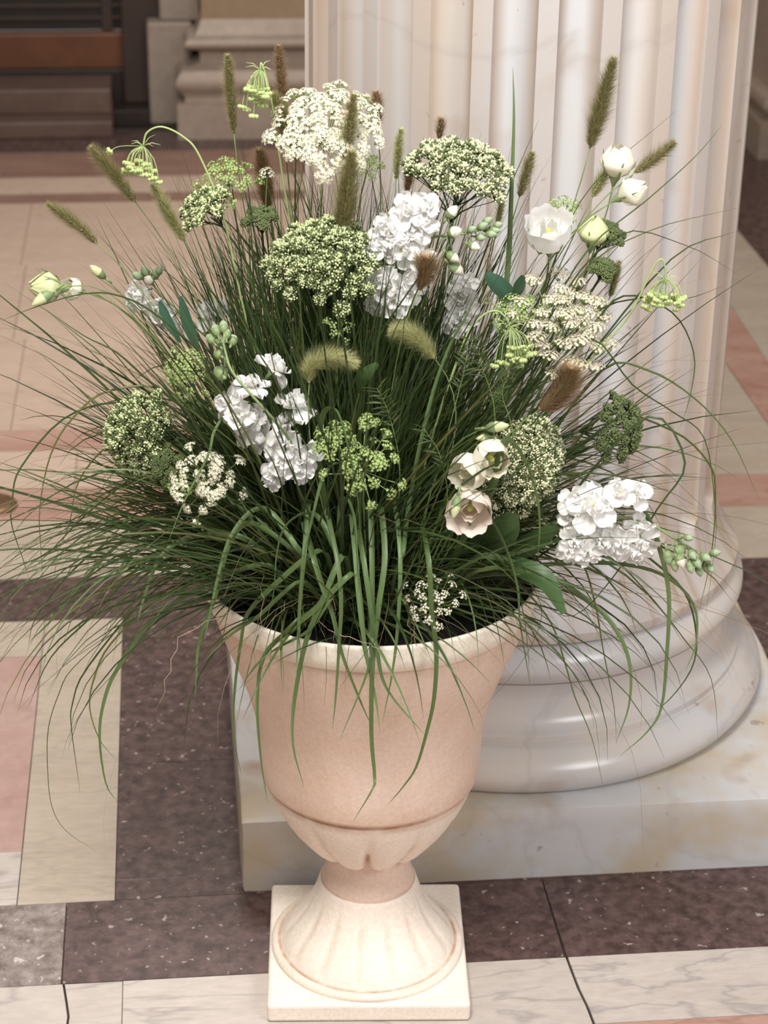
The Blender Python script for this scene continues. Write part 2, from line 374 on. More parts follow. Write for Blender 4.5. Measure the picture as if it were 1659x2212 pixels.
# brass floor cover at the left edge
mb = MB(); prof = [(0, .012), (.035, .014), (.058, .012), (.066, .006), (.068, 0)]
def lathe(mb, prof, n=48, mi=0, cx=0, cy=0, mod=None, closed=True, capb=False):
    vs = []; fs = []
    for j, (r, z) in enumerate(prof):
        for k in range(n):
            a = 2*PI*k/n; rr = mod(r, z, a) if mod else r
            vs.append((cx+rr*math.cos(a), cy+rr*math.sin(a), z))
    for j in range(len(prof)-1):
        for k in range(n):
            a = j*n+k; b = j*n+(k+1) % n; fs.append((a, a+n, b+n, b))
    if capb: fs.append(tuple((len(prof)-1)*n+k for k in range(n))[::-1])
    mb.add(vs, fs, mi)
lathe(mb, prof, 32, capb=True)
disc = thing('floor_cap', ROT @ Vector((-.515, 5.04, 0)), 'round brownish metal cap set on the pink stone band at the left edge', 'floor cap')
link('cap', mb.mesh('cap', M['brass'], True, 40), disc)

# ------------------------------------------------------------------ background architecture
def box(mb, x0, x1, y0, y1, z0, z1, mi=0, bv=0):
    vs = [(x, y, z) for z in (z0, z1) for x, y in ((x0, y0), (x1, y0), (x1, y1), (x0, y1))]
    mb.add(vs, [(3, 2, 1, 0), (4, 5, 6, 7), (0, 1, 5, 4), (1, 2, 6, 5), (2, 3, 7, 6), (3, 0, 4, 7)], mi)
def boxobj(name, b, mat, parent=None, bev=.004):
    mb = MB(); box(mb, *b); o = link(name, mb.mesh(name, mat, False), parent)
    if bev: md = o.modifiers.new('bevel', 'BEVEL'); md.width = bev; md.segments = 2
    return o
def struct(o): o['kind'] = 'structure'; o.rotation_euler.z = PHI; return o
# moulded pier behind: footprint x .025..  , profile in y/x offset
def moulded(mb, x0, x1, yf, yb, prof):
    "prof: (outset, z) swept round left, front and right sides"
    vs = []; fs = []
    for off, z in prof: vs += [(x0-off, yb, z), (x0-off, yf-off, z), (x1+off, yf-off, z), (x1+off, yb, z)]
    for j in range(len(prof)-1):
        for k in range(3): a = j*4+k; fs.append((a, a+1, a+5, a+4))
        fs.append((j*4+3, j*4, j*4+4, j*4+7))
    n = len(prof)-1; fs.append((n*4, n*4+1, n*4+2, n*4+3)); fs.append((3, 2, 1, 0)); mb.add(vs, fs)
def tor(o0, z0, z1, bulge, n=6):
    return [(o0+bulge*math.sin(PI*i/n), z0+(z1-z0)*i/n) for i in range(n+1)]
pier = thing('wall_pier', (0, 0, 0), 'beige stone pier on a moulded base, behind the fluted column at upper left', 'pier', rz=PHI)
mb = MB(); moulded(mb, .14, 1.05, 8.87, 9.3, [(.115, 0), (.115, .155), (.098, .156)]); link('base_block', mb.mesh('base_block', M['wallpale'], False), pier)
mb = MB(); moulded(mb, .14, 1.05, 8.87, 9.3, [(.08, .156), (.08, .185), (.09, .19)]+tor(.09, .195, .295, .028)+[(.05, .298), (.01, .315), (.008, .36), (.03, .376)]); link('torus_moulding', mb.mesh('torus', M['wallpale'], True, 40), pier)
mb = MB(); moulded(mb, .14, 1.05, 8.87, 9.3, [(.03, .375), (.05, .378)]+tor(.055, .38, .43, .02)+[(.03, .435), (.012, .47), (0, .50)]); link('upper_moulding', mb.mesh('upper_moulding', M['wallpale'], True, 40), pier)
mb = MB(); moulded(mb, .14, 1.05, 8.87, 9.3, [(0, .50), (0, 3.6)]); link('pier_shaft', mb.mesh('pier_shaft', M['wall'], False), pier)
jamb = thing('door_jamb', (0, 0, 0), 'grey stone door jamb on a taller block, between dark doorway and moulded pier', 'door frame', rz=PHI)
boxobj('jamb_block', (-.097, .10, 9.02, 9.35, 0, .455), M['jamb'], jamb, .01); boxobj('jamb_post', (-.04, .136, 9.05, 9.35, .455, 3.4), M['jamb'], jamb, .01)
struct(boxobj('wall_back', (.1, 1.6, 9.3, 9.5, 0, 3.8), M['wall'], None, 0))
struct(boxobj('wall_back_left', (-4, -2.6, 9.0, 9.3, 0, 3.8), M['wall'], None, 0))
struct(boxobj('wall_back_right', (1.6, 4.4, 9.3, 9.5, 0, 3.8), M['wallpale'], None, 0))
struct(boxobj('wall_left', (-4.0, -3.9, .3, 9.3, 0, 3.8), M['wall'], None, 0))
struct(boxobj('wall_right', (4.35, 4.45, .3, 9.3, 0, 3.8), M['wallpale'], None, 0))
steps = thing('stone_steps', (0, 0, 0), 'two low brownish stone steps up to the dark wooden door', 'steps', rz=PHI)
boxobj('step', (-2.6, -.257, 8.80, 9.2, 0, .074), M['step'], steps, .008); boxobj('step', (-2.6, -.262, 8.93, 9.2, .074, .185), M['step'], steps, .008)
door = thing('door_1', (0, 0, 0), 'dark wooden door with an orange-brown bottom rail above the steps', 'door', rz=PHI); door['kind'] = 'structure'
boxobj('shadow_strip', (-2.6, -.10, 9.19, 9.30, 0, .212), M['wooddark'], door, .006)  # dark strip standing in for the shadow below the door
boxobj('bottom_rail', (-2.5, -.11, 9.20, 9.27, .212, .372), M['wood'], door, .008)
boxobj('door_panel', (-2.5, -.11, 9.27, 9.30, .372, 2.6), M['wooddark'], door, 0)
boxobj('frame_post', (-.21, -.03, 9.12, 9.3, .074, 2.8), M['woodmid'], door, .006)
for z in (.42, .475, .53, .9, 1.3): boxobj('moulding', (-2.5, -.21, 9.245, 9.27, z, z+.018), M['woodmid'], door, .003)
for x in (-1.75, -1.0, -.30): boxobj('stile', (x, x+.05, 9.24, 9.27, .372, 2.6), M['woodmid'], door, .003)
boxobj('door_reveal', (-.257, -.10, 8.99, 9.12, 0, .074), M['wooddark'], door, .003)
pr = thing('wall_pier', (0, 0, 0), 'pale grey stone pier base at the far upper right, behind the column', 'pier', rz=PHI)
mb = MB(); moulded(mb, 2.62, 3.9, 8.43, 9.3, [(.12, 0), (.12, .155), (.09, .158), (.09, .17), (.10, .18)]+tor(.09, .18, .26, .02)+[(.05, .27), (.03, .32), (.03, .36), (0, .42), (0, 3.6)]); link('pier_block', mb.mesh('pier_block', M['wallpale'], True, 40), pr)
boxobj('base_fillet', (2.52, 4.0, 8.35, 8.43, .161, .176), M['jamb'], pr, .003)

# ------------------------------------------------------------------ fluted column
KX, KY, PL0X, PL0Y = .682, 3.8345, .0892, 3.242
col = thing('fluted_column', (0, 0, 0), 'large white marble column with vertical flutes and a round moulded base on a square plinth', 'column', rz=PHI)
hw = KX-PL0X
mb = MB(); N = 40
def plinth_mesh():
    mb = MB(); x0, x1, y0, y1 = KX-hw, KX+hw, KY-hw, KY+hw
    # gridded box with worn edges
    n, mz = 60, 9; z1 = .1594
    def jit(x, y, z):
        ex = min(abs(x-x0), abs(x-x1)) < 1e-5; ey = min(abs(y-y0), abs(y-y1)) < 1e-5; ez = abs(z-z1) < 1e-5
        e = ex+ey+ez
        if e >= 2:
            k = .002+.0035*max(0, noise.noise(Vector((x*9, y*9, z*14)))) + (.006*max(0, noise.noise(Vector((x*30, y*30, z*40)))) if ex and ey else 0)
            if ex: x += k*(1 if x < KX else -1)
            if ey: y += k*(1 if y < KY else -1)
            if ez: z -= k
        return (x, y, z)
    per = [(x0+(x1-x0)*i/n, y0) for i in range(n)]+[(x1, y0+(y1-y0)*i/n) for i in range(n)]+[(x1-(x1-x0)*i/n, y1) for i in range(n)]+[(x0, y1-(y1-y0)*i/n) for i in range(n)]
    m_ = len(per); vs = [jit(x, y, z1*j/mz) for j in range(mz+1) for x, y in per]; fs = []
    for j in range(mz):
        for k in range(m_): fs.append((j*m_+k, j*m_+(k+1) % m_, (j+1)*m_+(k+1) % m_, (j+1)*m_+k))
    b = len(vs); vs += [(KX+(x-KX)*.985, KY+(y-KY)*.985, z1) for x, y in per]
    for k in range(m_): fs.append((mz*m_+k, mz*m_+(k+1) % m_, b+(k+1) % m_, b+k))
    fs.append(tuple(range(b, b+m_))); mb.add(vs, fs); return mb
link('plinth', plinth_mesh().mesh('plinth', M['plinth'], True, 30), col)
def arc(z0, z1, r0, b, n=10, r1=None):
    r1 = r0 if r1 is None else r1
    return [(r0+(r1-r0)*i/n+b*math.sin(PI*i/n), z0+(z1-z0)*i/n) for i in range(n+1)]
mb = MB(); lathe(mb, [(0, .1585), (.535, .1585), (.535, .163)]+arc(.164, .250, .543, .027, 14, .520)+[(.512, .251), (.512, .253), (.505, .254)], 128, cx=KX, cy=KY); link('lower_torus', mb.mesh('lower_torus', M['base'], True, 50), col)
mb = MB(); lathe(mb, [(.505, .254), (.506, .268), (.502, .271), (.494, .273), (.482, .283), (.473, .296), (.468, .312), (.466, .328), (.468, .345), (.473, .358), (.481, .371)], 128, cx=KX, cy=KY); link('scotia', mb.mesh('scotia', M['base'], True, 50), col)
mb = MB(); lathe(mb, [(.478, .370)]+arc(.371, .452, .480, .026, 14, .476)+[(.470, .455), (.470, .460)], 128, cx=KX, cy=KY); link('upper_torus', mb.mesh('upper_torus', M['base'], True, 50), col)
SR = .4265
FW = .31; US = [0, FW*.5, FW]+[FW+(1-FW)*(.5-.5*math.cos(PI*i/13)) for i in range(1, 13)]
def shaft():
    mb = MB(); nf = 24; per = len(US); n = nf*per; ztop = 3.7
    prof = [(.474, .460), (.484, .462), (.487, .470), (.487, .482), (.480, .490), (.468, .505), (.455, .525), (.444, .55), (.436, .575), (.431, .60)]
    zs = [z for r, z in prof]+[.604, .608, .613, .62, .628, .64, .66, .70, .9, 1.2, 1.5, 1.8, 2.2, 2.7, ztop]
    def rad(z):
        if z >= .60: return .431+(SR-.431)*min(1, (z-.6)/.08)
        for (r0, a0), (r1, a1) in zip(prof[:-1], prof[1:]):
            if a0 <= z <= a1: return r0+(r1-r0)*(z-a0)/(a1-a0)
        return SR
    vs = []
    for z in zs:
        r = rad(z)
        for k in range(n):
            u = US[k % per]; a = 2*PI*(k//per+u)/nf; d = 0
            if z > .59 and u > FW:
                t = (u-FW)/(1-FW)*2-1
                lim = 1.0 if z > .64 else math.sqrt(max(0, 1-((.64-z)/.045)**2))
                if abs(t) < lim: d = .034*math.sqrt(max(0, 1-(t/lim)**2))**.85*min(1, lim*1.2)
            vs.append((KX+(r-d)*math.cos(a+OFF), KY+(r-d)*math.sin(a+OFF), z))
    fs = []
    for j in range(len(zs)-1):
        for k in range(n):
            a = j*n+k; b = j*n+(k+1) % n; fs.append((a, b, b+n, a+n))
    mb.add(vs, fs); return mb, len(zs), n, per
# fillet centred 4.4 deg right of the line to the camera
az_cam = math.atan2(-KY, -KX)   # in room coordinates, camera is at the origin
OFF = az_cam + math.radians(4.4) - (2*PI/24)*.31/2
mb, nz, n, per = shaft(); fw = FW
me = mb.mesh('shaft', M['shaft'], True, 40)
pa = me.attributes.new('patina_shade', 'FLOAT', 'POINT')
vals = []
for j in range(nz):
    for k in range(n):
        u = US[k % per]
        v = 0.0
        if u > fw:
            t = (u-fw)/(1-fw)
            v = (max(0, (.26-min(t, 1-t)))/.26)**.7*.85*(.7+.6*noise.noise(Vector((k//per*2.3+(t > .5)*9, j*.3, 1))))  # flute edges: brown stain plus recess shading put into the colour
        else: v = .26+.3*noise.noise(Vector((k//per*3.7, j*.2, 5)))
        vals.append(max(0, v))
pa.data.foreach_set('value', vals)
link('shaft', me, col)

# ------------------------------------------------------------------ urn
UX, UY, PSI = -.0189, 3.0334, .0321
URN = Vector((UX, UY, 0)); urn = thing('garden_urn', URN, 'tall peach cast stone urn with flared rim, fluted foot and square plinth', 'urn', rz=PSI)
s = .18
mb = MB(); box(mb, -s, s, -s, s, 0, .0383); o = link('square_plinth', mb.mesh('square_plinth', M['urnfoot'], False), urn)
md = o.modifiers.new('bevel', 'BEVEL'); md.width = .007; md.segments = 3; o.rotation_euler.z = 0
def urnpart(name, prof, mat, n=96, mod=None, pat=None, sharp=50, cap=False):
    mb = MB(); lathe(mb, prof, n, mod=mod, capb=cap); me = mb.mesh(name, mat, True, sharp)
    me.flip_normals()
    a = me.attributes.new('patina_shade', 'FLOAT', 'POINT')
    vals = []
    for (r, z) in prof:
        for k in range(n): vals.append(pat(r, z, 2*PI*k/n) if pat else 0.0)
    a.data.foreach_set('value', vals); return link(name, me, urn)
footprof = [(0, .0380), (.174, .0380), (.176, .042), (.176, .047), (.172, .051), (.166, .0525), (.163, .050), (.161, .050), (.158, .054), (.156, .060), (.151, .068), (.144, .079), (.134, .092), (.123, .106), (.113, .121), (.105, .136), (.0985, .151), (.0935, .165), (.090, .176), (.0875, .184), (.084, .1875)]
def fmod(r, z, a):
    if z < .053 or z > .157: return r
    k = min(1, (z-.053)/.02)*max(0, min(1, (.165-z)/.05))
    return r-.0045*k*max(0, 1-abs(((a*14/(2*PI)+.3) % 1)-.5)*5)
urnpart('fluted_foot', footprof, M['urnfoot'], 168, fmod, lambda r, z, a: (.85 if .157 < r < .166 and z < .053 else 0)+(.25*max(0, 1-abs(((a*14/(2*PI)+.3) % 1)-.5)*6) if .06 < z < .14 else 0)+(.25 if .166 <= r <= .172 and z > .049 else 0))
urnpart('neck', [(.086, .186), (.0835, .188), (.0825, .191), (.079, .203), (.0765, .215), (.0755, .228), (.077, .245), (.080, .262), (.079, .30)], M['urn'], 64, None, lambda r, z, a: .5 if z < .1885 else 0)
# gadrooned underside
gp = [(.060, .260), (.078, .261), (.090, .267), (.105, .281), (.124, .304), (.141, .324), (.157, .347), (.170, .371), (.179, .391), (.1835, .404), (.184, .409)]
NG = 11
def gmod(r, z, a):
    u = ((a+PI/2+PSI)*NG/(2*PI)) % 1; e = abs(u-.5)*2          # 1 at the crease
    k = max(0, min(1, (.385-z)/.08))
    return r*(1+.055*k*(1-e**2.4)-.085*k*max(0, min(1, (z-.268)/.02))*max(0, (e-.70)/.30))
def gpat(r, z, a):
    u = ((a+PI/2+PSI)*NG/(2*PI)) % 1; e = abs(u-.5)*2
    return 1.1*max(0, (e-.80)/.20)*max(0, min(1, (.35-z)/.05))+(.5 if z > .401 else 0)
gob = urnpart('gadrooned_underside', gp, M['urnfoot'], 264, gmod, gpat, 60)
for v in gob.data.vertices:      # scalloped lower edge: the lobes hang lower than the creases
    a = math.atan2(v.co.y, v.co.x); e = abs(((a+PI/2+PSI)*NG/(2*PI)) % 1-.5)*2; z = v.co.z
    v.co.z = z+(.022*e**4-.004)*max(0, min(1, (.33-z)/.05))
urnpart('bowl', [(.184, .409), (.1835, .413), (.1865, .416), (.1905, .419), (.1915, .425), (.194, .46), (.1965, .50), (.1985, .53), (.2045, .56), (.212, .59), (.222, .62), (.235, .655), (.2485, .69), (.262, .73), (.270, .760), (.2725, .7685)],
        M['urn'], 96, None, lambda r, z, a: (.9 if z < .418 else (.25 if z < .43 else 0))+(.5 if z > .768 else 0))
urnpart('rim', [(.272, .7675), (.2755, .768), (.277, .770), (.281, .790), (.2845, .812), (.2843, .8165), (.2825, .8185), (.2795, .8185), (.2775, .8165), (.2755, .81), (.268, .775), (.262, .735)], M['urnpale'], 96, None, lambda r, z, a: .35 if z < .773 else 0)
urnpart('liner', [(.2765, .8125), (.2745, .8125), (.270, .80), (.258, .74), (.25, .70), (0, .70)], M['liner'])
SOILZ = .775
mb = MB(); ns = 40; vs = [(0, 0, SOILZ+.01)]; fs = []
for j in range(1, 13):
    for k in range(ns):
        a = 2*PI*k/ns; r = .262*j/12
        vs.append((r*math.cos(a), r*math.sin(a), SOILZ+.012*noise.noise(Vector((r*30*math.cos(a), r*30*math.sin(a), 0)))-(.004 if j == 12 else 0)))
for k in range(ns): fs.append((0, 1+k, 1+(k+1) % ns))
for j in range(11):
    for k in range(ns): a = 1+j*ns+k; b = 1+j*ns+(k+1) % ns; fs.append((a, a+ns, b+ns, b))
mb.add(vs, fs)
soil = link('potting_soil', mb.mesh('potting_soil', M['soil'], True)); soil.location = URN; tag(soil, 'dark potting soil filling the urn below the grasses', 'soil', kind='stuff')

# ------------------------------------------------------------------ plants
KW = ROT @ Vector((KX, KY, 0))
def urn_r(z):
    if z > .83: return 0
    return max(.19, .29-(.82-z)*.22) if z > .40 else .19
def soilpt(dx, dy): return Vector((UX+dx, UY+dy, SOILZ-.01))

def ribbon(mb, pts, wid, fold=.25, mi=0, facing=None, twist=0.0):
    "folded grass blade: three verts across, tapering to the tip"
    n = len(pts); vs = []; fs = []
    prev = None
    for i, p in enumerate(pts):
        t = pts[min(i+1, n-1)]-pts[max(i-1, 0)]
        t = t.normalized() if t.length > 1e-9 else Vector((0, 0, 1))
        if prev is None:
            ref = facing if facing else Vector((R.uniform(-1, 1), R.uniform(-1, 1), 0.2))
            s_ = t.cross(ref)
            if s_.length < .05: s_ = t.cross(Vector((0, .3, 1)))
        else: s_ = prev - t*prev.dot(t)
        s_.normalize(); prev = s_.copy()
        if twist: s_ = Matrix.Rotation(twist*i/n, 3, t) @ s_
        nn = t.cross(s_)
        u = i/(n-1); w_ = wid*(.55+.45*min(1, u*5))*(1-u**2.6)**.9*.5+.00012
        vs += [p-s_*w_+nn*w_*fold, p-nn*w_*fold, p+s_*w_+nn*w_*fold]
    for i in range(n-1):
        a = i*3; fs += [(a, a+1, a+4, a+3), (a+1, a+2, a+5, a+4)]
    mb.add(vs, fs, mi)

def hits(pts):
    for p in pts:
        if (p.x-KW.x)**2+(p.y-KW.y)**2 < .44**2: return True
        if p.z < .60 and (p.x-KW.x)**2+(p.y-KW.y)**2 < .51**2: return True
        if p.z < .83:
            d = math.hypot(p.x-UX, p.y-UY)
            if d < urn_r(p.z)+.005 and d > .262: return True
            if p.z < .755 and d < urn_r(p.z)+.005: return True
        if p.z < .18: return True
    return False
def grow(root, az, tilt, L, bend, n=9, sag=0, pw=1.6, wig=0):
    p = root.copy(); pts = [p.copy()]; h = L/n
    side = Vector((-math.sin(az), math.cos(az), 0))
    for i in range(n):
        u = (i+.5)/n
        th = tilt+bend*u**pw
        th = min(th, PI*.97)
        d = Vector((math.cos(az)*math.sin(th), math.sin(az)*math.sin(th), math.cos(th)))+side*sag*u
        if wig: d += Vector((R.uniform(-1, 1), R.uniform(-1, 1), R.uniform(-1, 1)))*wig
        p = p+d.normalized()*h; pts.append(p.copy())
    return pts
grass = thing('ornamental_grass', soilpt(0, 0), 'dense dark green clump of fine arching fountain grass spilling over the urn rim', 'grass')
GI = Matrix.Translation(-grass.location)
def loc(pts): return [GI @ p for p in pts]
def rootpt(rmax=.2, front=0):
    while True:
        a = R.uniform(0, 2*PI); r = rmax*math.sqrt(R.random())
        if not (-1.2 < a-2*PI*(a > PI) < .25 and r > .07): break
    return soilpt(r*math.cos(a)-.02, r*math.sin(a)*.9+front)

# traced foreground blades: pixels along the blade, depth at start and end, width
TR = [
 ([(905,1130),(925,1210),(932,1325),(942,1407),(937,1508),(920,1586),(898,1658),(870,1700),(836,1740)],2.86,2.70,.0052),
 ([(655,1120),(677,1200),(696,1263),(720,1330),(739,1412),(778,1513),(804,1571)],2.86,2.72,.0058),
 ([(700,1080),(727,1200),(737,1296),(732,1402),(725,1508),(718,1576)],2.86,2.72,.0045),
 ([(760,1110),(768,1200),(778,1320),(792,1417),(812,1513),(821,1586)],2.85,2.71,.0052),
 ([(850,1080),(865,1200),(860,1345),(848,1450),(826,1561)],2.86,2.72,.0045),
 ([(800,1080),(804,1200),(804,1345),(797,1441),(734,1598)],2.85,2.70,.0058),
 ([(820,1090),(831,1200),(816,1320),(804,1441),(802,1586),(809,1677),(804,1706),(763,1774)],2.84,2.69,.0055),
 ([(770,1130),(787,1224),(812,1393),(836,1489),(918,1588)],2.85,2.70,.0056),
 ([(670,1080),(657,1200),(648,1296),(643,1393),(640,1460)],2.84,2.72,.0048),
 ([(740,1200),(700,1290),(662,1383),(636,1513),(633,1610),(657,1701)],2.86,2.69,.0055),
 ([(760,1240),(681,1316),(628,1359),(571,1417),(556,1513),(563,1634),(578,1735)],2.88,2.70,.0055),
 ([(690,1190),(595,1263),(537,1325),(522,1383),(508,1489),(505,1586),(522,1677)],2.88,2.72,.006),
 ([(600,1150),(530,1200),(500,1290),(478,1400),(470,1480)],2.86,2.74,.004),
 ([(640,1340),(571,1417),(540,1455),(517,1489)],2.80,2.72,.004),
 ([(705,1100),(690,1000),(692,920),(706,884),(728,890),(750,960),(770,1060),(778,1180),(772,1300)],2.84,2.70,.0055),
 ([(790,1120),(760,1030),(730,1000),(700,1030),(678,1110),(658,1200),(650,1300),(648,1390)],2.84,2.70,.006),
 ([(735,1160),(736,1090),(748,1075),(765,1125),(772,1225),(782,1300),(792,1400)],2.82,2.70,.0055),
 ([(640,1180),(590,1110),(555,1100),(522,1125),(492,1175),(470,1250),(455,1320),(440,1390)],2.86,2.74,.005),
 ([(720,1180),(690,1120),(655,1110),(615,1140),(598,1200),(590,1290),(560,1380)],2.84,2.72,.005),
 ([(560,1010),(500,900),(465,930),(450,985),(400,1080),(360,1180)],2.86,2.76,.005),
 ([(620,1180),(540,1130),(494,1175),(464,1289),(430,1386),(424,1445),(422,1509)],2.88,2.74,.0055),
 ([(520,1160),(410,1160),(346,1205),(312,1289),(297,1345)],2.90,2.80,.0055),
 ([(600,1190),(420,1250),(253,1361),(156,1445),(127,1500),(105,1572),(103,1656),(112,1741),(143,1795),(210,1840)],2.92,2.80,.003),
 ([(560,1220),(430,1270),(330,1340),(253,1445),(224,1517),(215,1593),(228,1690),(253,1732)],2.92,2.80,.0045),
 ([(520,1230),(350,1290),(240,1390),(203,1466),(194,1530),(215,1597),(249,1639)],2.92,2.82,.003),
 ([(540,1180),(340,1270),(190,1440),(156,1521),(154,1572),(165,1656),(173,1715)],2.93,2.82,.0028),
 ([(520,1100),(380,860),(240,843),(158,902),(109,983),(86,1096),(88,1187),(95,1290)],2.98,2.92,.003),
 ([(560,1150),(400,900),(253,870),(136,906),(45,1010),(27,1074),(25,1132),(50,1209),(62,1250)],2.98,2.94,.0028),
 ([(480,820),(350,690),(260,640),(181,635),(81,662),(0,694)],3.0,2.95,.003),
 ([(560,1000),(440,910),(330,830),(253,762),(181,725),(90,662)],2.98,2.95,.0035),
 ([(520,1050),(380,960),(270,920),(204,888),(113,829)],2.95,2.92,.003),
 ([(1080,1050),(1180,820),(1278,733),(1365,831),(1451,889),(1521,947),(1544,1091),(1544,1178),(1521,1350)],2.95,2.86,.0042),
 ([(1100,900),(1270,690),(1382,645),(1480,646),(1570,615)],2.98,2.92,.0038),
 ([(1150,900),(1270,720),(1347,640),(1451,675),(1498,762),(1492,849),(1469,924)],2.98,2.90,.0038),
 ([(1150,1000),(1300,800),(1400,800),(1500,860),(1580,950),(1640,1080)],2.98,2.92,.0034),
 ([(1060,1060),(1080,980),(1095,950),(1115,965),(1140,1010),(1160,1080),(1165,1140),(1162,1200)],2.78,2.70,.0075),
 ([(1010,1090),(1050,1110),(1090,1180),(1116,1265),(1122,1340),(1135,1420),(1145,1480)],2.84,2.74,.005),
 ([(1050,1200),(1159,1237),(1218,1262),(1298,1320),(1342,1380),(1362,1447),(1358,1527),(1330,1606)],2.88,2.78,.0055),
 ([(1140,1080),(1180,1130),(1254,1209),(1286,1308),(1302,1400),(1326,1527),(1332,1610)],2.86,2.78,.0055),
 ([(1060,1200),(1130,1270),(1191,1348),(1222,1439),(1242,1507),(1278,1594),(1306,1713)],2.86,2.74,.0048),
 ([(1120,1090),(1200,1160),(1318,1205),(1397,1280),(1477,1380),(1536,1467),(1552,1606)],2.90,2.80,.0045),
 ([(1250,1120),(1360,1090),(1400,1120),(1429,1201),(1445,1288),(1441,1407),(1429,1527),(1397,1582),(1338,1634)],2.86,2.76,.005),
 ([(1300,1130),(1397,1201),(1477,1276),(1504,1368),(1493,1447),(1433,1523),(1405,1510)],2.90,2.82,.003),
 ([(1050,1230),(1159,1221),(1318,1217),(1429,1241),(1497,1304),(1504,1388),(1480,1450)],2.90,2.80,.0045),
 ([(1300,900),(1450,930),(1530,1000),(1545,1070),(1536,1201),(1508,1328)],2.95,2.86,.004),
 ([(1060,1190),(1110,1240),(1127,1308),(1139,1388),(1145,1483)],2.82,2.74,.004),
 ([(1075,860),(1085,700),(1098,560),(1105,400),(1110,260),(1108,145)],3.0,3.06,.0062),
 ([(870,1200),(880,1120),(900,1000),(935,850),(975,740),(1010,680),(1020,640)],2.84,2.80,.0045),
 ([(1100,1180),(1140,1250),(1170,1330),(1120,1440),(1010,1565)],2.82,2.72,.0022),
 ([(1120,900),(1180,700),(1270,540),(1400,430),(1500,340),(1560,270)],3.0,2.98,.0022),
 ([(1150,850),(1250,600),(1400,500),(1590,450)],3.0,2.95,.0022),
 ([(1120,850),(1200,560),(1280,400),(1460,240)],3.02,3.02,.002),
 ([(1180,700),(1330,510),(1480,530),(1590,590)],2.98,2.90,.0022),
 ([(1100,1000),(1250,800),(1450,560),(1590,500)],2.96,2.92,.0035),
 ([(1400,900),(1480,1000),(1420,1100),(1330,1240),(1240,1330),(1160,1300)],2.86,2.80,.003),
 ([(480,1100),(330,1120),(180,1210),(80,1330),(60,1400)],2.95,2.88,.004),
 ([(480,1150),(330,1200),(200,1330),(110,1420),(60,1530)],2.95,2.86,.0035),
 ([(560,1080),(400,1100),(250,1180),(120,1330),(60,1390)],2.95,2.88,.005),
 ([(500,960),(360,930),(240,960),(170,1040),(150,1130),(110,1230)],2.95,2.90,.003),
 ([(470,1000),(330,1010),(200,1100),(120,1180),(60,1240)],2.92,2.88,.005),
 ([(640,1260),(560,1330),(500,1370),(440,1430)],2.86,2.78,.0045),
 ([(720,1290),(670,1360),(600,1400),(545,1440)],2.84,2.74,.0045),
]
FACE = Vector((0, -1, .35))
for k, (px, d0, d1, wd) in enumerate(TR):
    n_ = len(px); pts = [P(x, y, d0+(d1-d0)*(i/(n_-1))**.8) for i, (x, y) in enumerate(px)]
    cl = []
    for (x, y), q_ in zip(px, pts):
        for _ in range(3):
            ex = q_.x-UX
            if abs(ex) < .288:
                cap = UY-math.sqrt(.293**2-ex*ex)-.010
                t_ = max(0, min(1, (y-(1180-abs(ex)*500))/130)); tgt = min(q_.y, cap)
                q_ = P(x, y, q_.y+(tgt-q_.y)*t_)
        cl.append(q_)
    pts = cl
    p0 = pts[0]; rt = soilpt(max(-.17, min(.17, (p0.x-UX)*.5)), max(-.12, min(.1, (p0.y-UY)*.5)))
    if p0.z > SOILZ+.05: pts = [rt, rt.lerp(p0, .55)+Vector((0, 0, .02))]+pts
    q = spline(pts, 4)
    mb = MB(); ribbon(mb, loc(q), wd*(1.75 if wd >= .0045 else 1.3), .3, facing=(FACE+Vector((R.uniform(-.5, .5), 0, 0))), twist=R.uniform(-.5, .5))
    link('blade', mb.mesh('blade', M['grassfront'] if wd > .004 else M['grass'], True), grass)
nb = len(TR)
def azpick(kind):
    # 0 = right (+x), 90 = back, -90 = front ; biased to the sides
    while True:
        a = R.uniform(-PI, PI)
        if math.sin(a) > .35 and math.cos(a) > -.4 and R.random() < .93: continue
        return a
# individually built drooping blades, all round
tries = 0
while nb < 185 and tries < 4000:
    tries += 1
    az = azpick(0); side = abs(math.cos(az))
    tilt = R.uniform(.45, 1.0); L = R.uniform(.42, .72); bend = R.uniform(1.4, 2.3)
    if math.sin(az) < -.6: L = R.uniform(.30, .50); tilt = R.uniform(.75, 1.2); bend = R.uniform(1.3, 2.0)
    pts = grow(rootpt(.17), az, tilt, L, bend, 14, R.uniform(-.3, .3))
    if hits(pts): continue
    mb = MB(); ribbon(mb, loc(pts), R.uniform(.004, .0075), .3, twist=R.uniform(-1, 1))
    link('blade', mb.mesh('blade', R.choice([M['grass'], M['grass'], M['grassfront']]), True), grass); nb += 1
